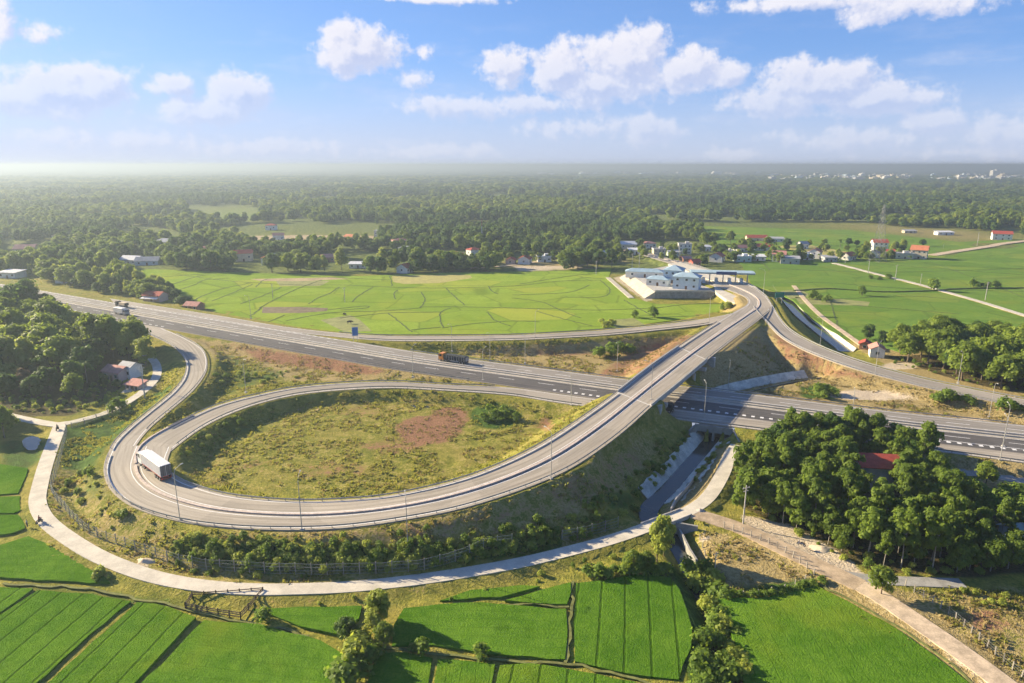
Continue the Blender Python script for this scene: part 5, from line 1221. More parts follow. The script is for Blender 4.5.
# ---- distant town
city_n = 0
for i in range(170):
    px = 770+260*rng.random()**.85; py = 177.5+4.5*rng.random()
    if rng.random() < .12: px = 540+230*rng.random(); py = 174+rng.random()
    x, y, _ = at(px, py, 0); s = y/3500
    w = rng.uniform(18, 42)*s; d = rng.uniform(14, 30); h = rng.choice([13, 15, 18, 20, 26])*rng.uniform(.8, 1.1)
    mb = MB().box((0, 0, h/2), (w, d, h)).box((w*.18, 0, h+1.2), (w*.35, d*.6, 2.6)).box((-w*.35, 0, h*.3), (w*.5, d*1.3, h*.6))
    o = mb.build('town_building', WALL[rng.choice(['white', 'grey', 'cream', 'grey', 'blue'])]); o.location = (x, y, 0); o.rotation_euler.z = rng.uniform(-.4, .4)
    tag(o, 'pale town building in the strip along the horizon beyond the forest', 'building', 'town buildings on the horizon')
x, y, _ = at(994.5, 177.5, 0)
o = MB().box((0, 0, 17), (48, 30, 52)).box((8, 0, 45), (18, 16, 5)).build('town_building', WALL['white']); o.location = (x, y, 0); tag(o, 'tallest white block of the town on the horizon at the right', 'building')
x, y, _ = at(941, 173, 0)
mt = MB().tube([(0, 0, 0), (0, 0, 45), (0, 0, 80)], [2.2, 1.6, .8], 5).build('antenna_mast', m_steel); mt.location = (x, y, 0); tag(mt, 'thin grey mast rising over the town on the horizon', 'mast')
# ------------------------------------------------------------------ pylon, masts, poles
def beams(mb, P, r=.12):
    for a, b_ in P: mb.tube([a, b_], r, 4)
    return mb
x, y, z = on_ground(877, 262); HT = 45
py_ = empty('power_pylon', (x, y, z), .5, 'tall grey lattice power pylon in front of the forest above the field village', 'pylon')
def lev(z_): t = z_/HT; return 4.2*(1-t)**1.2+.55
for sx in (-1, 1):
    for sy in (-1, 1): MB().tube([(sx*lev(q), sy*lev(q), q) for q in np.linspace(-.5, HT, 8)], .13, 4).build('leg', m_steel, py_)
mb = MB(); zs_ = [0, 6.5, 12.5, 18, 23, 27.5, 31.5, 35, 38, 41, 44]
for q0, q1 in zip(zs_[:-1], zs_[1:]):
    a, c = lev(q0), lev(q1)
    for k_ in range(4):
        r0 = [(-a, -a), (a, -a), (a, a), (-a, a)]; r1 = [(-c, -c), (c, -c), (c, c), (-c, c)]
        beams(mb, [((*r0[k_], q0), (*r1[(k_+1) % 4], q1)), ((*r0[(k_+1) % 4], q0), (*r1[k_], q1)), ((*r1[k_], q1), (*r1[(k_+1) % 4], q1))], .055)
mb.build('bracing', m_steel, py_)
for q, L in ((31.5, 6.5), (36.5, 5.6), (41, 4.8)):
    m2 = MB()
    for s in (-1, 1): beams(m2, [((0, -.5, q), (s*L, 0, q+.3)), ((0, .5, q), (s*L, 0, q+.3)), ((0, 0, q+1.8), (s*L, 0, q+.3)), ((s*L, 0, q+.3), (s*L, 0, q-1.4))], .07)
    m2.build('cross_arm', m_steel, py_)
x, y, z = on_ground(482, 246)
lm = empty('radio_mast', (x, y, z), 0, 'thin red and white radio mast standing out of the forest', 'mast')
MB().tube([(0, 0, 0), (0, 0, 12)], [.5, .42], 5).build('lower_section', plain('mast_red', (.4, .09, .06), .7, .1), lm); MB().tube([(0, 0, 12), (0, 0, 19)], [.42, .36], 5).build('middle_section', m_concw, lm); MB().tube([(0, 0, 19), (0, 0, 26)], [.36, .2], 5).build('top_section', MATS['mast_red'], lm)
m_pole = plain('pole_grey', (.42, .41, .38), .6, .1, 1, .3)
m_lens = plain('lamp_lens', (.4, .4, .38), .3, .05)
lamp0 = None
def lamp(px, py, road, label, h=11.5, arm=2.0, z=None):
    """street lamp on a road's edge, arm over the carriageway"""
    global lamp0
    x, y, zz = on_ground(px, py) if z is None else at(px, py, z)
    i = int(np.argmin(np.hypot(road.C[:, 0]-x, road.C[:, 1]-y))); d = road.C[i, :2]-np.array([x, y]); rz = math.atan2(d[1], d[0])
    if lamp0 is None:
        r = empty('street_lamp', (0, 0, 0), 0, label, 'street lamp', 'street lamps of the interchange')
        MB().tube([(0, 0, -.5), (0, 0, 4), (0, 0, 10.2), (.4, 0, 11.1), (1.9, 0, 11.5)], [.10, .085, .07, .05, .045], 6).build('pole', m_pole, r)
        MB().box((0, 0, -.1), (.7, .7, .5)).build('base', m_conc, r)
        hd = MB().box((2.3, 0, 11.52), (.8, .26, .12), 0, .8).build('lamp_head', m_pole, r); MB().box((2.3, 0, 11.44), (.6, .2, .03)).build('lens', m_lens, hd); lamp0 = r
    else: r = copy_tree(lamp0)
    r.location = (x, y, zz); r.rotation_euler = (0, 0, rz); s = h/11.5; r.scale = (s, s, s); r['label'] = label; return r
for px, py, rd, lb, zz in (
  (302, 529.5, M, 'street lamp on the outer rim at the bottom of the loop road', 5.3), (180, 520, M, 'street lamp on the outer rim of the loop below the white semi truck', 4.2), (551, 478.5, M, 'street lamp on the outer rim where the loop road climbs to the overpass', 8),
  (408, 551, M, 'slim lamp post on the dark slope below the loop road', None), (246, 392, B, 'street lamp beside the merging ramp left of the infield top', 3.1), (251, 318, HW, 'street lamp on the far highway edge by the dashed merging lane', 2.7),
  (413, 377, HW, 'street lamp on the near highway verge left of the orange cabbed truck', 2.7), (483, 380, HW, 'street lamp on the near verge right of the orange cabbed truck', 2.7), (490, 361, HW, 'street lamp on the far highway edge right of the orange cabbed truck', 2.7),
  (452, 351, HW, 'street lamp standing directly behind the orange cabbed truck', 2.7), (535, 337, C, 'street lamp on the far ramp before the striped paddies', 4.5), (525, 363, HW, 'street lamp on the far highway edge below the dark ramp bank', 2.7), (617, 371, HW, 'street lamp in the dry triangle left of the overpass', None),
  (571, 405, B, 'street lamp by the broad dashes where the ramp merges with the highway', 2.7), (651, 399.5, M, 'street lamp on the near side of the overpass deck', 9.2), (704, 420, B, 'street lamp on the highway edge in front of the overpass shadow', 2.7), (728, 390, HW, 'street lamp at the foot of the dark abutment slope right of the overpass', None),
  (709, 321, C, 'street lamp where the far ramp leaves the toll road', 7.2), (763, 296, M, 'tallest street lamp on the right side of the toll plaza', None), (820, 345, D, 'street lamp on the canal side of the right ramp', 5.3), (875, 374, D, 'street lamp on the slope side in the middle of the right ramp', 4),
  (958, 382.5, D, 'street lamp on the right ramp before the right wood', 3.2), (989, 417, HW, 'street lamp on the tan slope between right ramp and highway', None), (1003, 446, HW, 'street lamp in the highway median at the right edge', 2.85), (850, 429, HW, 'street lamp on the highway edge above the grove', 2.8), (1000, 459.5, B, 'street lamp on the near highway edge right of the lone round tree', 2.8)):
    lamp(px, py, rd, lb, z=zz, h=(15 if 'tallest' in lb else 11.5))
pole0 = None
def upole(px, py, label, h=9.5, rz=.4):
    global pole0
    x, y, z = on_ground(px, py)
    if pole0 is None:
        r = empty('utility_pole', (0, 0, 0), 0, label, 'utility pole', 'concrete utility poles in fields and village'); MB().tube([(0, 0, -.5), (0, 0, 9.5)], [.2, .12], 7).build('pole', m_conc, r)
        MB().box((0, 0, 8.9), (1.9, .12, .14)).box((0, 0, 8.2), (1.3, .12, .12)).build('cross_arm', m_conc, r)
        for q in (-.8, 0, .8): MB().tube([(q, 0, 8.95), (q, 0, 9.2)], .07, 5).build('insulator', m_lens, r)
        pole0 = r
    else: r = copy_tree(pole0)
    r.location = (x, y, z); r.rotation_euler = (0, 0, rz); s = h/9.5; r.scale = (s, s, s); r['label'] = label
for px, py, lb, h in ((895, 281, 'utility pole beside the field path near the low lamp bushes', 11), (868, 274, 'utility pole left of the field path below the village', 11), (920, 286, 'short pole on the field path past the low bushes', 8), (985, 301, 'utility pole on the field path at the far right', 11), (977, 246, 'utility pole by the village road at the far right', 13), (943, 249, 'pale post on the far green field left of the far right pole', 5), (845, 264, 'utility pole at the start of the field path', 9),
  (632, 268, 'utility pole behind the toll carport', 11), (639, 268, 'second utility pole behind the toll carport', 11), (596, 275, 'pale pole alone on the paddy left of the toll station', 10), (679, 259, 'utility pole in front of the tall white village house', 13), (145, 398, 'pale pole by the path bend in the left wood', 11), (743, 524, 'slim pole on the dirt track at the grove corner', 9), (714, 580, 'slim pole at the top of the ditch hedge', 6), (345, 303, 'thin pole in the yellow green paddies', 9), (273, 299, 'thin pole in the paddies left of the blue sign', 9)):
    upole(px, py, lb, h)
# ------------------------------------------------------------------ signs
def sign(px, py, z, w, h, top, col, label, rz=0, legs=2, face=None):
    x, y, gz = at(px, py, z); r = empty('road_sign', (x, y, gz), rz, label, 'road sign')
    for s in ((-1, 1) if legs == 2 else (0,)): MB().tube([(s*w*.3, .12, -.6), (s*w*.3, .12, top)], .11, 6).build('post', m_pole, r)
    MB().box((0, 0, top-h/2), (w, .1, h)).build('board', col, r)
    e = .12; bm = MB()
    for q in (top-e, top-h+e): bm.box((0, -.062, q), (w-.14, .02, .1))
    for q in (-1, 1): bm.box((q*(w/2-e), -.062, top-h/2), (.1, .02, h-.34))
    bm.build('border', m_paint, r)
    return r
m_blue = plain('sign_blue', (.03, .16, .42), .5, .06); m_green = plain('sign_green', (.02, .22, .12), .5, .06)
sign(355.5, 340, 3.4, 2.6, 3.8, 5.6, m_blue, 'tall blue direction sign beside the highway and the far ramp', .35)
sign(779, 303, 5.5, 5.2, 2.8, 5.6, m_green, 'green direction sign beside the top of the right ramp', .2)
# ------------------------------------------------------------------ fences
m_fence = plain('fence_steel', (.30, .33, .30), .6, .15, 1, .3); m_post = plain('concrete_post', (.34, .31, .26), .9, .15, 2)
def mesh_fence(pts, label, h=2.3, every=3.0):
    P = spline(np.array([on_ground(*p) for p in pts]), 14); P, s = resample(P, 1.0); P = smooth_line(P, 2); P[:, 2] = ground_zs(P[:, 0], P[:, 1])
    o0 = P[len(P)//2].copy(); r = empty('mesh_fence', o0, 0, label, 'fence', 'mesh fences along the pale path'); Q = P-o0
    V = []; Fq = []
    for zz in (.15, h*.36, h*.68, h-.05):
        v, q = wall_geo(Q, .035, zz-.025, zz+.025); Fq.append(q+sum(len(a) for a in V)); V.append(v)
    fine, _ = resample(Q, .26)
    mbv = []; n0 = sum(len(a) for a in V); fq = []
    for i in range(len(fine)-1):
        a, c = fine[i], fine[i+1]; d = (c-a)*.055
        for (u0, u1) in ((a+[0, 0, .1], a+[0, 0, h]),):
            k_ = n0+len(mbv); mbv += [u0-d, u0+d, u1+d, u1-d]; fq.append((k_, k_+1, k_+2, k_+3))
    V.append(np.array(mbv)); Fq.append(np.array(fq)); mesh_obj('wire_mesh', np.vstack(V), np.vstack(Fq), m_fence, r)
    pm_ = None; L = s[-1]
    for t in np.linspace(0, L, min(98, int(L/every)+1)):
        p = [np.interp(t, s, Q[:, k_]) for k_ in range(3)]
        if pm_ is None: pm_ = MB().box((0, 0, h/2), (.14, .14, h+.4)).build('post', m_post, r); c = pm_
        else: c = pm_.copy(); COL.objects.link(c); c.parent = r
        c.location = p
mesh_fence([(67, 432), (62, 455), (54, 483), (52, 493), (65, 510), (86, 532), (110, 543), (140, 553), (170, 562), (200, 569), (256, 573), (330, 575), (400, 572), (440, 566), (470, 556), (490, 548), (512, 545)], 'long wire mesh fence curving between the pale path and the loop bank')
mesh_fence([(562, 541), (590, 535), (618, 527)], 'short wire mesh fence by the pale path west of the canal bridge')
mesh_fence([(120, 412), (85, 424), (72, 428)], 'low wire mesh fence on the inside of the wood side path', 1.6)
def post_fence(pts, n, label, h=1.5, wires=3, group='post fences by the dirt track'):
    P = spline(np.array([on_ground(*p) for p in pts]), 10); P, s = resample(P, .5); o0 = P[len(P)//2].copy(); Q = P-o0
    r = empty('post_fence', o0, 0, label, 'fence', group); p0 = None
    for i, t in enumerate(np.linspace(0, s[-1], n)):
        p = [np.interp(t, s, Q[:, k_]) for k_ in range(3)]
        if p0 is None: p0 = MB().box((0, 0, h/2-.2), (.15, .15, h+.4)).build('post', m_post, r); c = p0
        else: c = p0.copy(); COL.objects.link(c); c.parent = r
        c.location = p; c.rotation_euler = (random.uniform(-.08, .08), random.uniform(-.08, .08), random.random())
    vs = []; fs = []
    for k_ in range(wires):
        v, q = wall_geo(Q, .02, h*(.3+.3*k_)-.01, h*(.3+.3*k_)+.01); fs.append(q+sum(len(a) for a in vs)); vs.append(v)
    mesh_obj('wire', np.vstack(vs), np.vstack(fs), m_steel, r)
post_fence([(905, 586), (920, 596), (937, 606), (958, 622), (985, 646), (1012, 670), (1040, 695)], 17, 'row of leaning concrete fence posts between the dirt track and the brown plot')
post_fence([(724, 528), (745, 535), (768, 544), (790, 556), (814, 575)], 12, 'row of pale concrete posts along the bare plot and the dark track', 1.5)
post_fence([(814, 575), (790, 588), (765, 594), (738, 597), (712, 598)], 9, 'row of low posts between the bare plot and the hedge of the right rice field', 1.2, 2)
post_fence([(700, 540), (705, 556), (712, 572)], 5, 'few short posts along the brown ditch beside the bare plot', 1.3, 2)
# split timber pen by the path
x, y, z = on_ground(222, 606)
pn = empty('timber_pen', (x, y, z), .05, 'tumbledown dark timber pen below the pale path', 'pen')
m_tim = plain('old_timber', (.12, .085, .06), .95, .35, 3)
for i, (a, c) in enumerate((((-6, 2.4), (6.2, 3.2)), ((-6, -.6), (4.5, -3.8)), ((4.5, -3.8), (6.2, 3.2)), ((-6, -.6), (-6, 2.4)))):
    n_ = max(2, int(math.dist(a, c)/1.6)); mb = MB()
    for zz in (.4, .85, 1.2): mb.tube([(a[0], a[1], zz), ((a[0]+c[0])/2, (a[1]+c[1])/2, zz-.12), (c[0], c[1], zz+.05)], .09, 5)
    mb.build('rail', m_tim, pn)
    for t in np.linspace(0, 1, n_): MB().box((a[0]+(c[0]-a[0])*t, a[1]+(c[1]-a[1])*t, .6), (.16, .16, 1.6)).build('post', m_tim, pn)
# heap of sand and stones beside the path
def heap(px, py, r, h, mat, label, name='sand_heap'):
    x, y, z = on_ground(px, py); V = [(0, 0, h)]; Fc = []; n = 14
    for j in range(1, 5):
        for i in range(n):
            a = 2*PI*i/n; rr = r*j/4*(1+.18*math.sin(3*a+1)+.08*random.random()); V.append((rr*math.cos(a), rr*.8*math.sin(a), h*(1-j/4)**1.1+random.uniform(-.06, .06)-.1*(j == 4)))
    for i in range(n): Fc.append((0, 1+i, 1+(i+1) % n))
    for j in range(3):
        for i in range(n): Fc.append((1+j*n+i, 1+(j+1)*n+i, 1+(j+1)*n+(i+1) % n, 1+j*n+(i+1) % n))
    o = mesh_obj(name, V, Fc, mat, smooth=True); o.location = (x, y, z-.05); return tag(o, label, 'heap')
m_sand = plain('sand', (.55, .46, .33), .95, .2, 2)
heap(144, 562, 2.2, .8, m_sand, 'pale sand heap on the verge of the pale path'); heap(822, 549, 2.4, .7, m_sand, 'pale sand heap under the grove beside the dirt track'); heap(128, 391, 2.4, .9, m_sand, 'sand heap by the outbuilding in the left wood')
heap(700, 511, 1.2, .7, plain('rubble', (.42, .38, .33), .95, .3, 4), 'small rubble heap beside the path bend at the grove corner', 'rubble_heap')
# ------------------------------------------------------------------ vehicles
PAINT = lambda n_, c: plain(n_, c, .4, .06, 1, 0, .5)
m_white = PAINT('white_paint', (.72, .71, .68)); m_grime = plain('chassis_grime', (.06, .055, .05), .8, .2); m_redp = PAINT('red_paint', (.42, .07, .05)); m_orange = PAINT('orange_paint', (.68, .26, .05)); m_tarp = plain('dark_tarpaulin', (.035, .042, .045), .85, .25, 1.2); m_greyp = PAINT('grey_paint', (.25, .26, .28)); m_bluep = PAINT('blue_paint', (.06, .10, .22))
m_lamp = PAINT('tail_lamp', (.35, .03, .02)); m_hlamp = PAINT('headlight', (.7, .7, .68)); m_hub = PAINT('wheel_hub', (.3, .3, .3))
def wheel(root, x, y, r=.5, w=.3):
    t = MB(); n = 14; t.tube([(x, y-w/2, r), (x, y+w/2, r)], r, n); o = t.build('wheel', m_dark, root)
    MB().tube([(x, y-w/2-.02, r), (x, y+w/2+.02, r)], r*.5, 10).build('rim', m_hub, o)
def cab(root, x0, L, W, Hh, mat, z0=.75, name='cab'):
    W2 = W/2; z1 = z0+Hh; x1 = x0+L
    pr = [(x0, z0), (x1, z0), (x1, z0+Hh*.45), (x1-.28, z1-.1), (x1-.5, z1), (x0, z1)]
    n = len(pr); v = [(p[0], -W2, p[1]) for p in pr]+[(p[0], W2, p[1]) for p in pr]
    c = MB().add(v, [tuple(range(n)), tuple(range(2*n-1, n-1, -1))]+[(i, n+i, n+(i+1) % n, (i+1) % n) for i in range(n)]).build(name, mat, root)
    ws = MB().add([(x1-.0+.015, -W2+.15, z0+Hh*.5), (x1+.015, W2-.15, z0+Hh*.5), (x1-.25+.02, W2-.2, z1-.18), (x1-.25+.02, -W2+.2, z1-.18)], [(0, 1, 2, 3)]); ws.build('windscreen', m_glass, c)
    for s in (-1, 1):
        MB().box((x0+L*.55, s*(W2+.012), z0+Hh*.7), (L*.5, .03, Hh*.36)).build('side_window', m_glass, c); MB().box((x1+.03, s*(W2-.3), z0+.25), (.08, .34, .2)).build('headlight', m_hlamp, c); MB().box((x1-.1, s*(W2+.18), z0+Hh*.7), (.12, .2, .5)).build('mirror', m_grime, c)
    MB().box((x1+.04, 0, z0-.08), (.16, W, .42)).build('bumper', m_grime, c); return c
def truck(px, py, z, hx, label, kind):
    x, y, _ = at(px, py, z); dx, dy = np.array(at(*hx, z)[:2])-np.array((x, y)); rz = math.atan2(dy, dx)
    r = empty('truck', (x, y, z), rz, label, 'truck')
    if kind == 'semi':
        b_ = MB().box((-1.2, 0, 2.65), (11.4, 2.5, 2.7)).build('container', m_white, r, bevel=.04)
        rb = MB()
        for q in np.arange(-6.6, 4.3, .45):
            for s in (-1, 1): rb.box((q, s*1.26, 2.65), (.16, .05, 2.4))
        rb.build('ribs', m_white, b_)
        dd = MB()
        for s in (-1, 1): dd.box((-6.94, s*.62, 2.65), (.06, 1.14, 2.5))
        dd.build('rear_door', plain('dark_rear_door', (.16, .15, .14), .7, .2), b_)  # rear doors in a much darker grey than the container
        for q in (-.9, -.35, .35, .9): MB().tube([(-7.0, q, 1.45), (-7.0, q, 3.85)], .03, 5).build('lock_bar', m_steel, b_)
        MB().box((-1.2, 0, 1.12), (11.2, 1.1, .32)).box((-1.2, 1.15, 1.18), (11.2, .12, .22)).box((-1.2, -1.15, 1.18), (11.2, .12, .22)).build('trailer_chassis', m_redp, r)
        for s in (-1, 1): MB().box((-6.95, s*.95, .95), (.08, .4, .18)).build('tail_lamp', m_lamp, r)
        MB().box((-6.85, 0, .62), (.14, 2.3, .2)).build('rear_bumper', m_redp, r)
        for q in (-5.8, -4.5, -3.2): [wheel(r, q, s*1.0, .5, .44) for s in (-1, 1)]
        MB().box((4.9, 0, .85), (4.6, 1.0, .35)).build('tractor_chassis', m_grime, r); cab(r, 5.0, 2.3, 2.45, 2.75, m_white, .85)
        for q in (3.6, 6.2): [wheel(r, q, s*1.02, .5, .4) for s in (-1, 1)]
    elif kind == 'box':
        b_ = MB().box((-1.2, 0, 2.2), (7.4, 2.4, 2.5)).build('cargo_box', m_white, r, bevel=.04); MB().box((-4.93, 0, 2.2), (.05, 2.2, 2.3)).build('rear_door', m_greyp, b_)
        MB().box((-.4, 0, .8), (8.6, 1.0, .3)).build('chassis', m_grime, r); cab(r, 2.7, 2.0, 2.3, 2.3, m_greyp, .7)
        for q in (-3.2, 3.6): [wheel(r, q, s*.98) for s in (-1, 1)]
        for s in (-1, 1): MB().box((-4.95, s*.9, .8), (.06, .35, .16)).build('tail_lamp', m_lamp, r)
    elif kind == 'tipper':
        MB().box((-1.4, 0, 1.85), (9.6, 2.45, 1.7)).build('body', m_tarp, r, bevel=.05)
        MB().box((-1.4, 0, 2.78), (9.5, 2.35, .22), 0, .86).build('tarpaulin', m_tarp, r)
        rb = MB()
        for q in np.arange(-5.6, 3.2, 1.1): [rb.box((q, s*1.25, 1.85), (.16, .09, 1.6)) for s in (-1, 1)]
        rb.build('side_ribs', m_greyp, r)
        MB().box((-.9, 0, .82), (11.6, 1.0, .3)).build('chassis', m_grime, r); cab(r, 3.7, 2.0, 2.4, 2.4, m_orange, .75)
        for q in (-4.9, -3.6, 2.4, 4.7): [wheel(r, q, s*1.0) for s in (-1, 1)]
        MB().box((-6.24, 0, 1.9), (.08, 2.3, 1.5)).build('tailgate', m_greyp, r)
    elif kind == 'flat':
        MB().box((-1.3, 0, 1.25), (6.2, 2.3, .22)).build('bed', m_greyp, r)
        MB().box((-1.6, 0, 1.95), (5.2, 2.1, 1.2), 0, .93).build('load', m_sand, r)
        MB().box((-.2, 0, .8), (8.0, .9, .3)).build('chassis', m_grime, r); cab(r, 2.0, 1.9, 2.25, 2.2, m_grime, .7)
        for q in (-3, 2.9): [wheel(r, q, s*.95) for s in (-1, 1)]
        MB().box((-4.45, 0, 1.9), (.1, 2.2, 1.4)).build('tailgate', m_grime, r)
    return r
truck(155.5, 472, 3.65, (139.8, 460.3), 'white container semi truck driving round the loop road', 'semi')
truck(122, 314.5, ZH, (170, 323), 'white box truck on the near lanes of the highway at the left', 'box')
truck(122, 307, ZH, (60, 296.6), 'loaded flatbed truck on the far lanes just behind the white box truck', 'flat')
truck(453, 362, ZH, (390, 352.7), 'long dark tarpaulin truck with an orange cab on the far lanes of the highway', 'tipper')
truck(660, 411, ZH, (760, 424), 'dark truck coming out of the shadow under the overpass', 'flat')
# ---- people and small riders
m_skin = plain('skin', (.42, .27, .19), .6, .05); m_hair = plain('black_hair', (.015, .013, .012), .6, .1)
def skin_body(name, V, E, Rr, mat, parent):
    me = bpy.data.meshes.new(name); me.from_pydata(V, E, []); o = bpy.data.objects.new(name, me); COL.objects.link(o); o.parent = parent
    me.materials.append(mat)
    md = o.modifiers.new('skin', 'SKIN'); md.use_smooth_shade = True
    for sv, r_ in zip(me.skin_vertices[0].data, Rr): sv.radius = (r_, r_)
    me.skin_vertices[0].data[0].use_root = True
    o.modifiers.new('sub', 'SUBSURF').levels = 1; o.modifiers['sub'].render_levels = 2; return o
def person(px, py, z, rz, label, shirt, riding=False, parent_loc=None):
    x, y, _ = at(px, py, z) if parent_loc is None else parent_loc
    zb = z if parent_loc is None else parent_loc[2]
    r = empty('person', (x, y, zb), rz, label, 'person')
    if riding:
        V = [(0, 0, .82), (.05, 0, 1.1), (.1, 0, 1.34), (.12, 0, 1.45), (.15, 0, 1.62)]; E = [(0, 1), (1, 2), (2, 3), (3, 4)]; Rr = [.15, .14, .15, .06, .11]
        for s in (-1, 1):
            n = len(V); V += [(.1, s*.19, 1.36), (.3, s*.25, 1.12), (.55, s*.3, 1.05), (.63, s*.3, 1.04)]; E += [(2, n), (n, n+1), (n+1, n+2), (n+2, n+3)]; Rr += [.06, .05, .04, .045]
            n = len(V); V += [(.05, s*.12, .8), (.42, s*.17, .8), (.3, s*.18, .38), (.42, s*.18, .32)]; E += [(0, n), (n, n+1), (n+1, n+2), (n+2, n+3)]; Rr += [.09, .075, .05, .05]
        top = (.15, 0, 1.66)
    else:
        V = [(0, 0, .95), (0, 0, 1.2), (.0, 0, 1.4), (.01, 0, 1.5), (.03, 0, 1.63)]; E = [(0, 1), (1, 2), (2, 3), (3, 4)]; Rr = [.15, .13, .15, .06, .105]
        for s in (-1, 1):
            n = len(V); V += [(0, s*.19, 1.42), (.02, s*.25, 1.15), (.12, s*.25, .92), (.16, s*.25, .83)]; E += [(2, n), (n, n+1), (n+1, n+2), (n+2, n+3)]; Rr += [.06, .05, .04, .045]
            n = len(V); V += [(0, s*.1, .9), (.06*s+.04, s*.11, .5), (.08*s, s*.11, .07), (.08*s+.14, s*.12, .04)]; E += [(0, n), (n, n+1), (n+1, n+2), (n+2, n+3)]; Rr += [.09, .07, .045, .045]
        top = (.03, 0, 1.67)
    skin_body('body', V, E, Rr, m_skin, r)
    nb_ = 5
    skin_body('shirt', V[:4]+[V[5], V[6], V[13], V[14]], [(0, 1), (1, 2), (2, 3), (2, 4), (4, 5), (2, 6), (6, 7)], [.165, .16, .17, .07, .085, .068, .085, .068], shirt, r)
    skin_body('trousers', [V[0], V[9], V[10], V[11], V[17], V[18], V[19]], [(0, 1), (1, 2), (2, 3), (0, 4), (4, 5), (5, 6)], [.165, .11, .09, .065, .11, .09, .065], plain('dark_trousers', (.04, .04, .05), .8, .1), r)
    h_ = bpy.data.meshes.new('hair'); bm = bmesh.new(); bmesh.ops.create_uvsphere(bm, u_segments=12, v_segments=8, radius=.125)
    for v_ in list(bm.verts):
        if v_.co.z < -.02 and v_.co.x > -.03: bm.verts.remove(v_)
    bm.to_mesh(h_); bm.free(); h_.materials.append(m_hair); ho = bpy.data.objects.new('hair', h_); COL.objects.link(ho); ho.parent = r; ho.location = (top[0]-.01, 0, top[2])
    for s in (-1, 1): MB().box((top[0]+.095, s*.04, top[2]-.02), (.02, .03, .015)).build('eye', m_hair, r)
    MB().tube([(top[0]+.09, 0, top[2]-.02), (top[0]+.125, 0, top[2]-.06)], [.012, .018], 5).build('nose', m_skin, r)
    return r
def motorbike(px, py, z, rz, label, mat):
    x, y, _ = at(px, py, z); r = empty('motorbike', (x, y, z), rz, label, 'motorbike')
    for q in (-.62, .62):
        w = MB().tube([(q, -.05, .29), (q, .05, .29)], .29, 16).build('wheel', m_dark, r); MB().tube([(q, -.06, .29), (q, .06, .29)], .15, 10).build('rim', m_hub, w)
    MB().tube([(-.62, 0, .3), (-.3, 0, .55), (.2, 0, .5), (.45, 0, .78), (.62, 0, .3)], [.05, .08, .1, .06, .04], 6).build('frame', mat, r)
    MB().box((-.25, 0, .74), (.72, .24, .12), 0, .85).build('seat', m_dark, r); MB().box((.47, 0, .72), (.12, .36, .5), 0, .7).build('leg_shield', mat, r); MB().box((.0, 0, .4), (.4, .2, .26)).build('engine', m_grime, r)
    MB().tube([(.42, -.32, 1.0), (.47, 0, .98), (.42, .32, 1.0)], .025, 5).build('handlebar', m_grime, r); MB().box((.56, 0, .9), (.1, .16, .14)).build('headlight', m_hlamp, r); MB().box((-.68, 0, .68), (.08, .14, .1)).build('tail_lamp', m_lamp, r)
    return r
mbk = motorbike(39.5, 523, zP, 1.35, 'dark motorbike on the pale path beside the left rice fields', m_greyp)
person(0, 0, zP, 1.35, 'person in a dark red shirt riding the motorbike on the pale path', plain('red_shirt', (.22, .04, .035), .8, .1), True, (mbk.location.x, mbk.location.y, zP))
mb2 = motorbike(57.5, 430, zP, 1.7, 'dark motorbike at the pale path junction by the pond', m_grime)
person(0, 0, zP, 1.7, 'person in a dark shirt riding the motorbike at the path junction', plain('dark_shirt', (.05, .05, .06), .8, .1), True, (mb2.location.x, mb2.location.y, zP))
motorbike(801, 545.5, .55, 2.4, 'blue motorbike parked on the sandy verge under the grove', m_bluep)
person(27.5, 527, .45, .8, 'person in a grey shirt standing on the dyke beside the pale path', plain('grey_shirt', (.35, .36, .36), .8, .1))
def buffalo(px, py, label, rz, s=1.0):
    x, y, z = on_ground(px, py); r = empty('buffalo', (x, y, .2), rz, label, 'buffalo'); r.scale = (s, s, s)
    V = [(0, 0, 1.0), (.55, 0, 1.05), (.85, 0, 1.12), (1.15, 0, 1.0), (1.4, 0, .75), (1.6, 0, .55), (-.55, 0, 1.05), (-.8, 0, 1.08), (-.95, 0, .8), (-.98, 0, .45)]
    E = [(0, 1), (1, 2), (2, 3), (3, 4), (4, 5), (0, 6), (6, 7), (7, 8), (8, 9)]; Rr = [.4, .38, .3, .2, .17, .1, .37, .22, .04, .03]
    for sx, b_ in ((.6, 1), (-.6, 6)):
        for s_ in (-1, 1):
            n = len(V); k_ = -.1 if sx < 0 else .04
            V += [(sx, s_*.22, .78), (sx-k_, s_*.23, .45), (sx+k_*.6, s_*.23, .2), (sx+.03, s_*.23, .05)]; E += [(b_, n), (n, n+1), (n+1, n+2), (n+2, n+3)]; Rr += [.16, .1, .07, .08]
    skin_body('body', V, E, Rr, plain('buffalo_hide', (.045, .04, .038), .8, .2), r)
    for s_ in (-1, 1): MB().tube([(1.38, s_*.1, .92), (1.3, s_*.35, 1.0), (1.1, s_*.45, 1.08)], [.05, .04, .015], 6).build('horn', m_greyp, r); MB().box((1.28, s_*.24, .86), (.06, .2, .1)).build('ear', MATS['buffalo_hide'], r)
buffalo(349.5, 324.5, 'dark buffalo grazing on the stubble patch beside the highway', .4, 1.25); buffalo(345, 316, 'smaller dark buffalo on the dyke behind the grazing one', 2.6, 1.0)
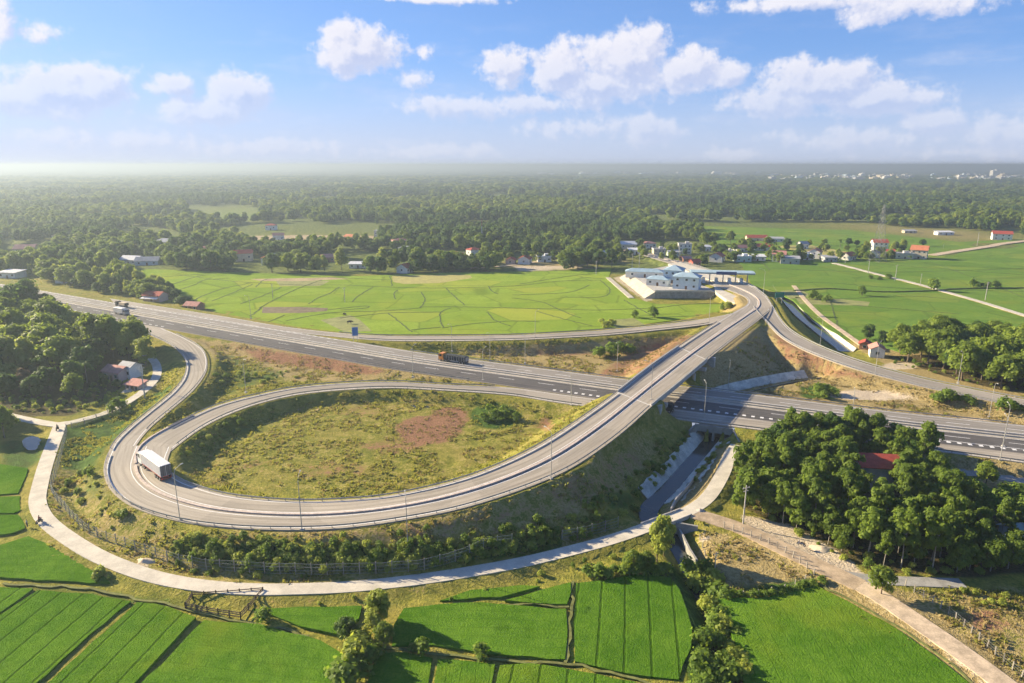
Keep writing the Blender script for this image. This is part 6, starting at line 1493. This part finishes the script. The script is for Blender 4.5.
# ------------------------------------------------------------------ sky and light
SUN_AZ = math.radians(-65); SUN_EL = math.radians(21)
S = Vector((math.sin(SUN_AZ)*math.cos(SUN_EL), math.cos(SUN_AZ)*math.cos(SUN_EL), math.sin(SUN_EL)))
sl = bpy.data.lights.new('sun', 'SUN'); sl.energy = 5.0; sl.angle = math.radians(.6); sl.color = (1, .84, .58)
so = bpy.data.objects.new('sun', sl); COL.objects.link(so); so.rotation_euler = S.to_track_quat('Z', 'Y').to_euler(); so.location = (-200, 100, 300)
w = bpy.data.worlds.new('World'); sc.world = w; w.use_nodes = True; nt = w.node_tree; k = NB(nt); bg = nt.nodes['Background']
sky = k.n('ShaderNodeTexSky', sky_type='NISHITA'); sky.sun_disc = False; sky.sun_elevation = SUN_EL; sky.sun_rotation = SUN_AZ; sky.air_density = 1.0; sky.dust_density = .35; sky.ozone_density = 6; sky.altitude = 80
tc = k.n('ShaderNodeTexCoord'); dirv = tc.outputs['Generated']
sx = k.n('ShaderNodeSeparateXYZ'); k.link(dirv, sx.inputs[0])
az = k.math('ARCTAN2', sx.outputs[0], sx.outputs[1]); el = k.math('ARCSINE', sx.outputs[2])
U_ = k.n('ShaderNodeCombineXYZ'); k.link(k.math('MULTIPLY', az, 10), U_.inputs[0]); k.link(k.math('MULTIPLY', el, 10), U_.inputs[1]); uv = U_.outputs[0]
def sdir(px, py):
    a = (px-CX)/F; b_ = (CY-py)/F; d = Vector((a, cp+b_*sp, -sp+b_*cp)).normalized(); return math.atan2(d.x, d.y)*10, math.asin(d.z)*10
CL = [(360, 50, 44, 22, 1), (340, 58, 26, 16, .9), (424, 52, 12, 9, .6), (415, 78, 20, 8, .4), (505, 68, 24, 20, 1), (560, 72, 36, 26, 1), (625, 60, 50, 30, 1.1), (600, 85, 80, 20, .9), (685, 72, 44, 20, 1), (725, 75, 22, 12, .8),
  (820, 85, 62, 22, 1.05), (790, 100, 60, 18, .9), (870, 100, 52, 14, .9), (905, 96, 16, 8, .6), (55, 92, 60, 22, 1), (100, 88, 36, 20, 1), (20, 98, 46, 18, .9), (178, 85, 20, 9, .8), (240, 92, 30, 20, 1), (205, 112, 44, 14, .85), (150, 88, 16, 8, .5),
  (470, 108, 66, 12, .75), (540, 104, 60, 10, .7), (650, 130, 34, 15, .85), (580, 128, 80, 14, .5), (930, 124, 30, 12, .85), (870, 138, 90, 12, .6), (1000, 132, 44, 16, .7), (800, 2, 90, 9, .8), (910, 6, 70, 12, .6), (0, 22, 12, 26, .7), (40, 36, 22, 10, .6), (430, -2, 70, 5, .7), (740, 156, 40, 8, .6), (270, 148, 80, 10, .55), (430, 152, 90, 8, .5), (100, 140, 120, 12, .45), (960, 152, 80, 10, .45)]
def cloud_field(vec):
    n1 = k.noise(vec, 1.9, 7, .6); n2 = k.noise(vec, 6.0, 4, .6)
    best = None
    for px, py, rx, ry, wt in CL:
        u, v = sdir(px, py); s = F/10
        q = k.vmath('MULTIPLY', k.vmath('SUBTRACT', vec, (u, v, 0)), (s/(rx*1.14), s/(ry*1.22), 0))
        f = k.math('MULTIPLY', k.math('SUBTRACT', 1.0, k.vmath('LENGTH', q)), wt)
        best = f if best is None else k.math('MAXIMUM', best, f)
    nn = k.math('ADD', k.math('MULTIPLY', k.math('SUBTRACT', n1, .5), 1.5), k.math('MULTIPLY', k.math('SUBTRACT', n2, .5), .8))
    return k.math('ADD', k.math('MAXIMUM', best, -.6), nn)
d0 = cloud_field(uv); d1 = cloud_field(k.vmath('ADD', uv, (-.10, .10, 0)))
veil = k.math('MULTIPLY', k.sstep(k.noise(k.vmath('MULTIPLY', uv, (.55, 2.2, 1)), 1.2, 6, .62), .46, .74), k.math('MULTIPLY', k.sstep(el, .23, .04), .5))
alpha = k.math('MAXIMUM', k.sstep(d0, .02, .46), veil)
relief = k.sstep(k.math('SUBTRACT', d0, d1), -.28, .30)
lit = k.math('MULTIPLY_ADD', relief, .75, k.math('MULTIPLY', k.sstep(d0, .9, .1), .25), clamp=True)
ccol = k.mix(lit, (3.4, 3.8, 5.2, 1), (5.8, 5.65, 5.95, 1))
air = k.sstep(el, .16, 0.0)      # low clouds sink into the air
skyc = k.vmath('MULTIPLY', sky.outputs[0], k.mix(k.sstep(el, 0.0, .22), (.90, .98, 1.42, 1), (1.08, 1.06, 1.34, 1)))
den = k.vmath('ADD', k.vmath('MULTIPLY', skyc, (.10, .09, .07)), (.92, .87, .82))
skyc = k.vmath('DIVIDE', skyc, den)
skyc = k.mix(k.math('MULTIPLY', k.sstep(el, .15, -.01), .66), skyc, (4.0, 4.4, 5.6, 1))
k_a = k.math('MULTIPLY', alpha, k.math('MULTIPLY_ADD', air, -.68, .95))
fin = k.mix(k_a, skyc, ccol)
k.link(fin, bg.inputs[0]); bg.inputs[1].default_value = .06
# air: one box of even haze round the whole place
hm = bpy.data.materials.new('haze'); hm.use_nodes = True; nt = hm.node_tree; nt.nodes.remove(nt.nodes['Principled BSDF'])
pv = nt.nodes.new('ShaderNodeVolumePrincipled'); pv.inputs['Color'].default_value = (.37, .45, .53, 1); pv.inputs['Density'].default_value = HAZE; pv.inputs['Anisotropy'].default_value = .36
nt.links.new(pv.outputs[0], nt.nodes['Material Output'].inputs['Volume'])
hzo = MB().box((0, 28000, 39.5), (125000, 68000, 87)).build('haze', hm); hzo['kind'] = 'stuff'; hzo['label'] = 'pale sunlit haze over the whole plain'
sc.view_settings.view_transform = 'Standard'; sc.view_settings.look = 'None'; sc.view_settings.gamma = 1; sc.view_settings.use_curve_mapping = False; sc.view_settings.exposure = EXPO
sc.render.engine = 'CYCLES'
cy = sc.cycles; cy.use_denoising = True; cy.denoiser = 'OPENIMAGEDENOISE'; cy.max_bounces = 4; cy.diffuse_bounces = 2; cy.glossy_bounces = 2; cy.transmission_bounces = 2; cy.volume_bounces = 0; cy.transparent_max_bounces = 6; cy.use_adaptive_sampling = True; cy.adaptive_threshold = .03; cy.caustics_reflective = False; cy.caustics_refractive = False
